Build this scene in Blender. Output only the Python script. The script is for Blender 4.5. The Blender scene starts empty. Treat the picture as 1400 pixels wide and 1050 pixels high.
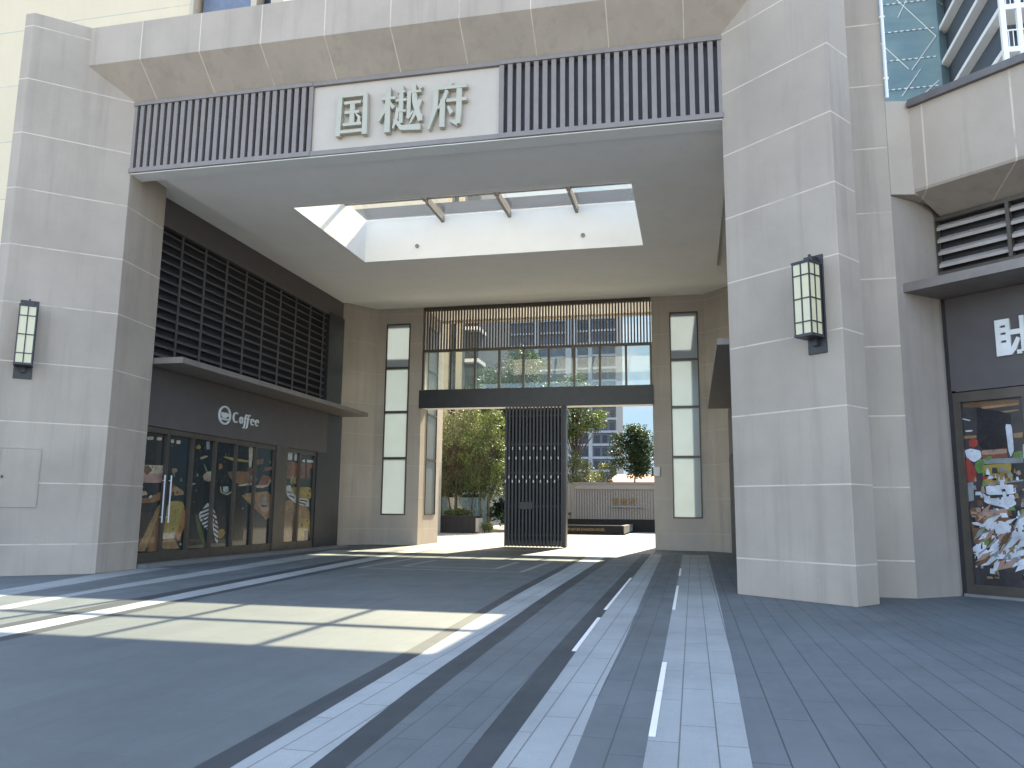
EXPO = 1.92
import bpy, bmesh, math, random
from mathutils import Vector, Matrix
random.seed(7)
S = bpy.context.scene
COL = S.collection
# ------------------------------------------------------------------ camera
H = 1.6
f, pit, yaw, rol = 1094.43, .155520, .221030, .0099046
cy, sy = math.cos(yaw), math.sin(yaw)
fw = Vector((-sy*math.cos(pit), cy*math.cos(pit), math.sin(pit)))
r0 = Vector((cy, sy, 0)); u0 = r0.cross(fw)
R = math.cos(rol)*r0 + math.sin(rol)*u0
U = -math.sin(rol)*r0 + math.cos(rol)*u0
cd = bpy.data.cameras.new('camera'); cam = bpy.data.objects.new('camera', cd); COL.objects.link(cam)
m = Matrix((R, U, -fw)).transposed().to_4x4(); m.translation = Vector((0, 0, H))
cam.matrix_world = m
cd.sensor_width = 36; cd.lens = f/1400*36; cd.clip_end = 5000; cd.clip_start = .05
S.camera = cam
# ------------------------------------------------------------------ light
SUN = Vector((.133, 1.096, 1.0)).normalized()
el = math.asin(SUN.z); az = math.atan2(SUN.x, SUN.y)
w = bpy.data.worlds.new('World'); S.world = w; w.use_nodes = True
nt = w.node_tree; bg = nt.nodes['Background']
sk = nt.nodes.new('ShaderNodeTexSky'); sk.sky_type = 'NISHITA'; sk.sun_disc = False
sk.sun_elevation = el; sk.sun_rotation = az; sk.dust_density = 1.2; sk.air_density = 1.0; sk.ozone_density = 1.2
# thin cloud veil, part of the sky itself
tc = nt.nodes.new('ShaderNodeTexCoord'); mp = nt.nodes.new('ShaderNodeMapping'); mp.inputs['Scale'].default_value = (2.2, 2.2, 5)
nz = nt.nodes.new('ShaderNodeTexNoise'); nz.inputs['Scale'].default_value = 2.4; nz.inputs['Detail'].default_value = 9; nz.inputs['Roughness'].default_value = .6
rp = nt.nodes.new('ShaderNodeValToRGB'); rp.color_ramp.elements[0].position = .50; rp.color_ramp.elements[1].position = .74
rp.color_ramp.elements[1].color = (.85, .85, .85, 1)
mx = nt.nodes.new('ShaderNodeMix'); mx.data_type = 'RGBA'; mx.inputs[7].default_value = (9.5, 9.8, 10.2, 1)
L = nt.links.new
L(tc.outputs['Generated'], mp.inputs[0]); L(mp.outputs[0], nz.inputs['Vector']); L(nz.outputs[0], rp.inputs[0])
L(rp.outputs[0], mx.inputs[0]); L(sk.outputs[0], mx.inputs[6])
# hazy bright cumulus sky low behind the gate
sx = nt.nodes.new('ShaderNodeSeparateXYZ'); L(tc.outputs['Generated'], sx.inputs[0])
def mr(v, a, b):
    n = nt.nodes.new('ShaderNodeMapRange'); n.interpolation_type = 'SMOOTHSTEP'; n.inputs[1].default_value = a; n.inputs[2].default_value = b; L(v, n.inputs[0]); return n.outputs[0]
def mm(op, a, b):
    n = nt.nodes.new('ShaderNodeMath'); n.operation = op
    for i, v in enumerate((a, b)):
        if isinstance(v, float): n.inputs[i].default_value = v
        else: L(v, n.inputs[i])
    return n.outputs[0]
mask = mm('MULTIPLY', mr(sx.outputs[1], .05, .55), mm('SUBTRACT', 1.0, mr(sx.outputs[2], .42, .75)))
cm = nt.nodes.new('ShaderNodeMix'); cm.data_type = 'RGBA'; cm.inputs[6].default_value = (1.05, 1.50, 1.85, 1); cm.inputs[7].default_value = (1.95, 2.0, 2.0, 1)
L(mr(nz.outputs[0], .40, .62), cm.inputs[0])
fm = nt.nodes.new('ShaderNodeMix'); fm.data_type = 'RGBA'; L(mask, fm.inputs[0]); L(mx.outputs[2], fm.inputs[6]); L(cm.outputs[2], fm.inputs[7])
L(fm.outputs[2], bg.inputs[0])
S.cycles.diffuse_bounces = 8; S.cycles.max_bounces = 14; S.cycles.transparent_max_bounces = 24; S.cycles.sample_clamp_indirect = 0
bg.inputs[1].default_value = .14
sd = bpy.data.lights.new('sun', 'SUN'); sd.energy = 5.0; sd.angle = math.radians(.53); sd.color = (1, .855, .61)
so = bpy.data.objects.new('sun', sd); COL.objects.link(so); so.rotation_euler = SUN.to_track_quat('Z', 'Y').to_euler()
so.location = (5, 40, 60)
S.view_settings.view_transform = 'Standard'; S.view_settings.look = 'None'
S.view_settings.gamma = 1; S.view_settings.exposure = EXPO
# ------------------------------------------------------------------ materials
def nodes(name):
    mt = bpy.data.materials.new(name); mt.use_nodes = True
    t = mt.node_tree; return mt, t, t.nodes['Principled BSDF']
def N(t, typ, **k):
    n = t.nodes.new(typ)
    for a, b in k.items():
        if a.startswith('i_'):
            key = a[2:]; n.inputs[int(key) if key.isdigit() else key].default_value = b
        else: setattr(n, a, b)
    return n
def math_(t, op, a, b=None):
    n = t.nodes.new('ShaderNodeMath'); n.operation = op
    for i, v in enumerate((a, b)):
        if v is None: continue
        if isinstance(v, (int, float)): n.inputs[i].default_value = v
        else: t.links.new(v, n.inputs[i])
    return n.outputs[0]
def mixc(t, fac, a, b, blend='MIX'):
    n = t.nodes.new('ShaderNodeMix'); n.data_type = 'RGBA'; n.blend_type = blend
    for i, v in ((0, fac), (6, a), (7, b)):
        if isinstance(v, (int, float)): n.inputs[i].default_value = v
        elif isinstance(v, tuple): n.inputs[i].default_value = (*v, 1)
        else: t.links.new(v, n.inputs[i])
    return n.outputs[2]
def pos(t):
    g = t.nodes.new('ShaderNodeNewGeometry'); s = t.nodes.new('ShaderNodeSeparateXYZ')
    t.links.new(g.outputs['Position'], s.inputs[0]); return g.outputs['Position'], s.outputs
def noise(t, vec, scale, detail=4, rough=.6, sc=(1, 1, 1)):
    mp = N(t, 'ShaderNodeMapping'); mp.inputs['Scale'].default_value = sc; t.links.new(vec, mp.inputs[0])
    n = N(t, 'ShaderNodeTexNoise'); n.inputs['Scale'].default_value = scale; n.inputs['Detail'].default_value = detail
    n.inputs['Roughness'].default_value = rough; t.links.new(mp.outputs[0], n.inputs['Vector']); return n.outputs[0]
def ramp(t, v, a, b):
    n = N(t, 'ShaderNodeMapRange'); n.inputs[1].default_value = a; n.inputs[2].default_value = b; t.links.new(v, n.inputs[0]); return n.outputs[0]
def bump(t, bs, h, st=.2, d=.02):
    b = N(t, 'ShaderNodeBump'); b.inputs['Strength'].default_value = st; b.inputs['Distance'].default_value = d
    t.links.new(h, b.inputs['Height']); t.links.new(b.outputs[0], bs.inputs['Normal'])
def periodic(t, v, off, sp, half):
    q = math_(t, 'DIVIDE', math_(t, 'SUBTRACT', v, off), sp)
    q = math_(t, 'ABSOLUTE', math_(t, 'SUBTRACT', math_(t, 'FRACT', math_(t, 'ADD', q, 500.5)), .5))
    return math_(t, 'LESS_THAN', math_(t, 'MULTIPLY', q, sp), half), q
def stone(name, c, zj=None, xj=None, joint=(.64, .56, .46), stain=.25, half=.013):
    mt, t, b = nodes(name); P, s = pos(t)
    a = ramp(t, noise(t, P, .45, 5), .3, .7)
    col = mixc(t, a, tuple(x*(1-stain*.55) for x in c), tuple(min(1, x*(1+stain*.5)) for x in c))
    st = ramp(t, noise(t, P, 1.0, 6, .65, (2.6, 2.6, .16)), .52, .78)
    col = mixc(t, math_(t, 'MULTIPLY', st, stain*2.2), col, tuple(x*.62 for x in c))
    st2 = ramp(t, noise(t, P, 1.0, 5, .6, (1.1, 1.1, .07)), .55, .75)
    col = mixc(t, math_(t, 'MULTIPLY', st2, stain*1.3), col, tuple(min(1, x*1.3) for x in c))
    fine = noise(t, P, 60, 3)
    col = mixc(t, .12, col, fine, 'OVERLAY')
    if zj:
        idx = math_(t, 'FLOOR', math_(t, 'DIVIDE', math_(t, 'SUBTRACT', s[2], zj[0]), zj[1]))
        wn = N(t, 'ShaderNodeTexWhiteNoise', noise_dimensions='1D'); t.links.new(idx, wn.inputs['W'])
        col = mixc(t, math_(t, 'MULTIPLY', wn.outputs[0], .2), col, tuple(x*.72 for x in c))
    for ax, j in ((2, zj), (0, xj)):
        if j:
            k, q = periodic(t, s[ax], j[0], j[1], half)
            wear = ramp(t, noise(t, P, 1.6, 3), .28, .5)
            col = mixc(t, math_(t, 'MULTIPLY', k, wear), col, joint)
    t.links.new(col, b.inputs['Base Color']); b.inputs['Roughness'].default_value = .72
    b.inputs['Specular IOR Level'].default_value = .3
    bump(t, b, fine, .12, .004)
    return mt
def plain(name, c, rough=.6, metal=0, var=.12, spec=.5, coat=0, nscale=3):
    mt, t, b = nodes(name); P, s = pos(t)
    a = ramp(t, noise(t, P, nscale, 5), .3, .7)
    t.links.new(mixc(t, a, tuple(x*(1-var) for x in c), tuple(min(1, x*(1+var)) for x in c)), b.inputs['Base Color'])
    b.inputs['Metallic'].default_value = metal
    t.links.new(math_(t, 'ADD', math_(t, 'MULTIPLY', noise(t, P, nscale*5, 4), .16), rough-.08), b.inputs['Roughness'])
    b.inputs['Specular IOR Level'].default_value = spec
    b.inputs['Coat Weight'].default_value = coat; b.inputs['Coat Roughness'].default_value = .04
    return mt
def paving(name, c, row=.23, off=0, lng=.9, grid=True, var=.14, mortar=.35, lo=.84):
    mt, t, b = nodes(name); P, s = pos(t)
    cx = N(t, 'ShaderNodeCombineXYZ'); t.links.new(s[1], cx.inputs[0])
    t.links.new(math_(t, 'SUBTRACT', s[0], off), cx.inputs[1])
    a = ramp(t, noise(t, P, .5, 6), .3, .7)
    col = mixc(t, a, tuple(x*(1-var) for x in c), tuple(x*(1+var) for x in c))
    lov = lo; lo = noise(t, P, 2.2, 6, .65, (1, .55, 1))
    col = mixc(t, math_(t, 'MULTIPLY', ramp(t, lo, .52, .75), .3), col, tuple(x*.7 for x in c))
    trk = noise(t, P, 1.0, 5, .6, (2.8, .12, 1)); col = mixc(t, math_(t, 'MULTIPLY', ramp(t, trk, .5, .72), .28), col, tuple(x*.68 for x in c))
    sp = noise(t, P, 140, 2, .7)
    col = mixc(t, .25, col, sp, 'OVERLAY')
    gum = ramp(t, noise(t, P, 9, 2, .4), .71, .74)
    col = mixc(t, math_(t, 'MULTIPLY', gum, .35), col, tuple(min(1, x*1.35) for x in c))
    if grid:
        bt = N(t, 'ShaderNodeTexBrick'); bt.offset = .37; bt.offset_frequency = 2
        bt.inputs['Scale'].default_value = 1; bt.inputs['Brick Width'].default_value = lng; bt.inputs['Row Height'].default_value = row
        bt.inputs['Mortar Size'].default_value = .006; bt.inputs['Mortar Smooth'].default_value = .2
        bt.inputs['Color1'].default_value = (1, 1, 1, 1); bt.inputs['Color2'].default_value = (lov, lov, lov, 1)
        bt.inputs['Mortar'].default_value = (mortar, mortar, mortar, 1); bt.inputs['Bias'].default_value = 0
        t.links.new(cx.outputs[0], bt.inputs['Vector'])
        col = mixc(t, .85, col, bt.outputs['Color'], 'MULTIPLY')
    t.links.new(col, b.inputs['Base Color'])
    t.links.new(math_(t, 'ADD', math_(t, 'MULTIPLY', lo, .3), .48), b.inputs['Roughness'])
    b.inputs['Specular IOR Level'].default_value = .35
    bump(t, b, sp, .15, .003)
    return mt
def glass(name, tint=(.93, .97, .96), refl=.05, grey=0.0):
    mt = bpy.data.materials.new(name); mt.use_nodes = True; t = mt.node_tree; t.nodes.clear()
    o = N(t, 'ShaderNodeOutputMaterial'); tr = N(t, 'ShaderNodeBsdfTransparent'); tr.inputs[0].default_value = (*tint, 1)
    gl = N(t, 'ShaderNodeBsdfGlossy'); gl.inputs['Roughness'].default_value = .02
    lw = N(t, 'ShaderNodeLayerWeight'); lw.inputs[0].default_value = .5
    fac = math_(t, 'ADD', math_(t, 'MULTIPLY', math_(t, 'POWER', lw.outputs['Facing'], 4.0), .8), refl)
    m1 = N(t, 'ShaderNodeMixShader'); t.links.new(fac, m1.inputs[0]); t.links.new(tr.outputs[0], m1.inputs[1]); t.links.new(gl.outputs[0], m1.inputs[2])
    out = m1.outputs[0]
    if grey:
        df = N(t, 'ShaderNodeBsdfDiffuse'); df.inputs[0].default_value = (.46, .60, .70, 1)  # bluish diffuse mixed in, standing in for pale reflections on the transom panes
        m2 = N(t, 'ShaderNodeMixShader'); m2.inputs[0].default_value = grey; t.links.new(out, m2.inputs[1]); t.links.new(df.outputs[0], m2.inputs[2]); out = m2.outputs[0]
    t.links.new(out, o.inputs[0]); return mt
def frosted(name, c, tl=.75):
    mt = bpy.data.materials.new(name); mt.use_nodes = True; t = mt.node_tree; t.nodes.clear()
    o = N(t, 'ShaderNodeOutputMaterial'); P, s = pos(t)
    col = mixc(t, ramp(t, noise(t, P, .8, 3), .3, .7), tuple(x*.93 for x in c), c)
    a = N(t, 'ShaderNodeBsdfTranslucent'); d = N(t, 'ShaderNodeBsdfDiffuse')
    t.links.new(col, a.inputs[0]); t.links.new(col, d.inputs[0])
    mxx = N(t, 'ShaderNodeMixShader'); mxx.inputs[0].default_value = tl
    t.links.new(d.outputs[0], mxx.inputs[1]); t.links.new(a.outputs[0], mxx.inputs[2])
    g = N(t, 'ShaderNodeBsdfGlossy'); g.inputs['Roughness'].default_value = .15
    m2 = N(t, 'ShaderNodeMixShader'); m2.inputs[0].default_value = .05
    t.links.new(mxx.outputs[0], m2.inputs[1]); t.links.new(g.outputs[0], m2.inputs[2]); t.links.new(m2.outputs[0], o.inputs[0])
    return mt
def leaf(name, c):
    mt = bpy.data.materials.new(name); mt.use_nodes = True; t = mt.node_tree; b = t.nodes['Principled BSDF']
    P, s = pos(t); col = mixc(t, ramp(t, noise(t, P, 1.3, 3), .3, .7), tuple(x*.7 for x in c), tuple(x*1.35 for x in c))
    t.links.new(col, b.inputs['Base Color']); b.inputs['Roughness'].default_value = .5; b.inputs['Specular IOR Level'].default_value = .35
    tl = N(t, 'ShaderNodeBsdfTranslucent'); t.links.new(mixc(t, 1.0, col, (1.25, 1.35, .7), 'MULTIPLY'), tl.inputs[0])
    mxx = N(t, 'ShaderNodeMixShader'); mxx.inputs[0].default_value = .33
    t.links.new(b.outputs[0], mxx.inputs[1]); t.links.new(tl.outputs[0], mxx.inputs[2])
    t.links.new(mxx.outputs[0], t.nodes['Material Output'].inputs[0]); return mt
ST = (.43, .368, .308)
M = dict(
 stone=stone('grey_stone', ST, (.7, 1.4)), beam=stone('beam_stone', ST, None, (.06, 1.655)),
 stonep=stone('plain_stone', (.42, .36, .30)), pier=stone('pier_stone', (.50, .45, .395), (.7, 1.4), joint=(.58, .55, .5), half=.011),
 wing=stone('wing_stone', ST, None, (6.05, 1.25)), reveal=stone('shade_toned_stone', (.36, .31, .27)),  # reveal stone toned darker: shade put into its base colour
 ceil=stone('ceiling_paint', (.86, .85, .83), stain=.07), white=plain('white_paint', (.82, .83, .82), .6, var=.03, nscale=1),
 slat=plain('slat_metal', (.235, .205, .19), .5, .1, .08), dslat=plain('slat_backing', (.075, .07, .08), .6),
 dark=plain('dark_metal', (.045, .045, .05), .42, .3), bronze=plain('bronze_frame', (.105, .09, .075), .4, .4), fascia=plain('dark_fascia', (.10, .088, .088), .55, 0, .08),
 canopy=plain('canopy_metal', (.24, .21, .19), .5, .2), louv=plain('louvre_metal', (.11, .10, .10), .5, .2), ldark=plain('louvre_dark', (.02, .02, .024), .8),
 board=plain('sign_board_paint', (.51, .45, .385), .5, 0, .03), char=plain('sign_letter_metal', (.46, .44, .36), .45, 0, .06),
 wlet=plain('white_lettering', (.8, .81, .8), .5), gold=plain('gold_letter', (.30, .20, .09), .45, .3),
 base=paving('ground_paving', (.122, .146, .161), .29, 0, 1.9, mortar=.22, lo=.92), drive=paving('driveway_granite', (.115, .134, .140), .6, .1, 1.2, var=.13, mortar=.78, lo=.93),
 pw=paving('white_granite', (.315, .345, .352), .26, -.39, 1.3, mortar=.3, lo=.92), pm=paving('mid_granite', (.124, .147, .158), .25, -.09, 1.0, mortar=.45), pd=paving('dark_granite', (.045, .056, .064), .3, 0, 1.2, mortar=.7),
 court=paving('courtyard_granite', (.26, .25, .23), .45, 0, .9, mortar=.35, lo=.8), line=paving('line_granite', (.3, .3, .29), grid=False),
 led=plain('opal_strip', (.85, .85, .83), .4, var=.03), glass=glass('sheen_veil_glass', grey=.11), rglass=glass('roof_glass', (.97, .99, .98), .03),
 frost=frosted('frosted_glass', (.48, .535, .585), .7), opal=frosted('opal_glass', (.9, .83, .56), .25),
 coping=plain('coping_metal', (.15, .14, .14), .5, .2), grey=plain('grey_stone_trim', (.22, .22, .22), .5),
 cream=stone('cream_render', (.72, .61, .44), (1.4, 3.3), None, (.5, .47, .4), .05, .03), creamp=plain('cream_paint', (.52, .46, .36), .7, var=.05),
 tgrey=plain('tower_grey', (.075, .092, .12), .6, var=.06, nscale=.2), wind=plain('window_glass', (.02, .03, .05), .2, .0, .3, .45, nscale=.3), bwind=plain('blue_shutter', (.15, .18, .25), .4),
 band=plain('floor_band_paint', (.30, .315, .33), .7, var=.05), bounce=paving('bounce_granite', (.42, .40, .36), .6, 0, .9, mortar=.6), ventslat=plain('vent_slat_metal', (.42, .38, .35), .5), net=None, tan=plain('soffit_paint', (.55, .47, .38), .6, var=.04),
 rib=stone('ribbed_stone', (.30, .27, .235), stain=.1), black=plain('black_granite', (.010, .010, .011), .4, 0, .2, .2), planter=plain('planter_metal', (.035, .033, .034), .5),
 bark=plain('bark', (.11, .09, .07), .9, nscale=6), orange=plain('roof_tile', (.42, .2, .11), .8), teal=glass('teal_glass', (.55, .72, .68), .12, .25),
 water=plain('water_sheet', (.02, .03, .03), .05, spec=.8), soil=plain('soil', (.05, .04, .03), .9),
 lf1=leaf('leaf_olive', (.125, .135, .085)), lf2=leaf('leaf_green', (.06, .092, .03)), lf3=leaf('leaf_dark', (.022, .044, .02)), lf4=leaf('leaf_bright', (.125, .15, .06)),
)
def netmat():
    mt, t, b = nodes('safety_net'); P, s = pos(t)
    a = ramp(t, noise(t, P, .35, 5), .3, .7)
    col = mixc(t, a, (.17, .27, .31), (.25, .36, .38))
    fold = noise(t, P, 1, 4, .5, (.25, .25, 1.4)); col = mixc(t, math_(t, 'MULTIPLY', ramp(t, fold, .45, .7), .4), col, (.12, .21, .26))
    t.links.new(col, b.inputs['Base Color']); b.inputs['Roughness'].default_value = .8; bump(t, b, fold, .5, .3); return mt
M['net'] = netmat()
# ------------------------------------------------------------------ mesh helpers
class MB:
    def __init__(s): s.v = []; s.f = []; s.mi = []
    def add(s, vs, fs, mi=0):
        o = len(s.v); s.v += [tuple(v) for v in vs]; s.f += [tuple(o+i for i in q) for q in fs]; s.mi += [mi]*len(fs); return s
    def box(s, x0, x1, y0, y1, z0, z1, mi=0, X=None):
        vs = [(x, y, z) for z in (z0, z1) for y in (y0, y1) for x in (x0, x1)]
        if X: vs = [X(*v) for v in vs]
        return s.add(vs, [(0, 2, 3, 1), (4, 5, 7, 6), (0, 1, 5, 4), (2, 6, 7, 3), (0, 4, 6, 2), (1, 3, 7, 5)], mi)
    def prism(s, poly, z0, z1, mi=0, X=None):   # plan polygon extruded in z
        n = len(poly)
        A = sum(poly[i][0]*poly[(i+1) % n][1]-poly[(i+1) % n][0]*poly[i][1] for i in range(n))
        if A < 0: poly = poly[::-1]
        vs = [(x, y, z0) for x, y in poly]+[(x, y, z1) for x, y in poly]
        if X: vs = [X(*v) for v in vs]
        return s.add(vs, [tuple(range(n))[::-1], tuple(range(n, 2*n))]+[(i, (i+1) % n, n+(i+1) % n, n+i) for i in range(n)], mi)
    def tube(s, a, b, r, n=8, mi=0, r2=None):
        a, b = Vector(a), Vector(b); d = (b-a).normalized(); p = d.orthogonal().normalized(); q = d.cross(p); r2 = r if r2 is None else r2
        vs = [a+(p*math.cos(6.2832*i/n)+q*math.sin(6.2832*i/n))*r for i in range(n)]+[b+(p*math.cos(6.2832*i/n)+q*math.sin(6.2832*i/n))*r2 for i in range(n)]
        return s.add(vs, [(i, (i+1) % n, n+(i+1) % n, n+i) for i in range(n)]+[tuple(range(n))[::-1], tuple(range(n, 2*n))], mi)
    def slab(s, pts, d, mi=0):   # polygon in space thickened along vector d
        n = len(pts); d = Vector(d); vs = [Vector(p) for p in pts]+[Vector(p)+d for p in pts]
        return s.add(vs, [tuple(range(n)), tuple(range(n, 2*n))[::-1]]+[(i, n+i, n+(i+1) % n, (i+1) % n) for i in range(n)], mi)
    def build(s, name, mats, parent=None, bev=0, smooth=False, fix=True):
        me = bpy.data.meshes.new(name); me.from_pydata(s.v, [], s.f)
        mats = mats if isinstance(mats, (list, tuple)) else [mats]
        for q in mats: me.materials.append(M[q] if isinstance(q, str) else q)
        me.polygons.foreach_set('material_index', s.mi)
        if fix:
            b = bmesh.new(); b.from_mesh(me); bmesh.ops.recalc_face_normals(b, faces=b.faces[:]); b.to_mesh(me); b.free()
        if smooth: me.polygons.foreach_set('use_smooth', [True]*len(me.polygons))
        o = bpy.data.objects.new(name, me); COL.objects.link(o)
        if parent:
            o.parent = parent
            if parent.type == 'EMPTY': o.location = -parent.location
        if bev:
            bm_ = o.modifiers.new('bevel', 'BEVEL'); bm_.width = bev; bm_.segments = 2; bm_.limit_method = 'ANGLE'; bm_.angle_limit = math.radians(40)
        return o
def tag(o, label, cat, group=None, kind=None):
    if label: o['label'] = label
    if cat: o['category'] = cat
    if group: o['group'] = group
    if kind: o['kind'] = kind
    return o
def thing(name, label, cat, loc=(0, 0, 0), group=None):
    o = bpy.data.objects.new(name, None); COL.objects.link(o); o.location = loc; o.empty_display_size = .3
    return tag(o, label, cat, group, 'thing')
def structure(o): o['kind'] = 'structure'; return o
# strokes -> ribbon polygons (2D)
def chaikin(p, n=2):
    for _ in range(n):
        o = []
        for i in range(len(p)):
            a, b = p[i], p[(i+1) % len(p)]
            o += [(a[0]*.87+b[0]*.13, a[1]*.87+b[1]*.13), (a[0]*.13+b[0]*.87, a[1]*.13+b[1]*.87)]
        p = o
    return p
def ribbon(pts, ws):
    n = len(pts); Lf = []; Rt = []
    if isinstance(ws, (int, float)): ws = [ws]*n
    for i in range(n):
        a = pts[max(0, i-1)]; b = pts[min(n-1, i+1)]; dx, dy = b[0]-a[0], b[1]-a[1]; l = math.hypot(dx, dy) or 1
        nx, ny = -dy/l*ws[i]/2, dx/l*ws[i]/2; Lf.append((pts[i][0]+nx, pts[i][1]+ny)); Rt.append((pts[i][0]-nx, pts[i][1]-ny))
    return [[Lf[i], Lf[i+1], Rt[i+1], Rt[i]] for i in range(n-1)]
TK, TN = .135, .065
HAN = {
 'guo': [([(.08, 1.0), (.07, .5), (.05, .0)], [.15, .15, .14]), ([(.08, .96), (.92, .96)], .07), ([(.90, 1.0), (.91, .5), (.91, .0)], [.14, .15, .16]), ([(.1, .10), (.86, .10)], .075),
   ([(.22, .79), (.76, .79)], .07), ([(.24, .56), (.72, .56)], .07), ([(.2, .27), (.8, .27)], .07), ([(.49, .80), (.48, .28)], .15), ([(.60, .52), (.72, .42), (.70, .30)], [.03, .09, .11])],
 'yue': [([(.05, .74), (.38, .74)], .06), ([(.20, .98), (.20, .0)], [.12, .13]), ([(.20, .72), (.13, .5), (.0, .26)], [.08, .08, .03]), ([(.22, .68), (.34, .52)], [.04, .09]),
   ([(.42, .86), (.60, .86)], .05), ([(.51, 1.0), (.51, .42)], .10), ([(.38, .68), (.64, .68)], .055), ([(.51, .44), (.63, .44)], .05), ([(.43, .52), (.41, .3), (.33, .08)], [.07, .08, .04]), ([(.36, .28), (.52, .08), (.98, .06)], [.07, .11, .13]), ([(.51, .44), (.51, .18)], .09),
   ([(.66, .84), (.97, .84)], .055), ([(.69, .84), (.69, .28)], .09), ([(.66, .27), (.80, .42)], [.07, .04]), ([(.79, 1.0), (.83, .6), (.97, .2)], [.10, .12, .11]), ([(.97, .2), (1.0, .34)], [.08, .03]), ([(.95, .66), (.87, .42), (.72, .16)], [.10, .09, .03]), ([(.90, 1.0), (.97, .90)], [.05, .09])],
 'fu': [([(.50, 1.02), (.58, .90)], [.06, .12]), ([(.14, .86), (1.0, .86)], .075), ([(.18, .88), (.17, .45), (.0, .0)], [.13, .13, .05]), ([(.47, .80), (.39, .62), (.24, .42)], [.10, .10, .04]), ([(.36, .62), (.35, .02)], [.13, .14]),
   ([(.46, .58), (1.0, .58)], .07), ([(.79, .82), (.79, .3), (.76, .07)], [.14, .14, .13]), ([(.76, .08), (.56, .14)], [.12, .04]), ([(.50, .46), (.60, .30)], [.05, .11])],
}
def han(mb, key, u0, v0, wd, ht, to3, d, mi=0, thin=1.0):
    for k, (pts, ws) in enumerate(HAN[key]):
        ws = [w_*thin for w_ in ws] if isinstance(ws, list) else ws*thin
        for i_, q in enumerate(ribbon(pts, ws)):
            off = Vector(d)*(.012*k+.004*i_)
            mb.slab([to3(u0+x*wd, v0+y*ht)+off for x, y in q], Vector(d)-off, mi)

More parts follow.
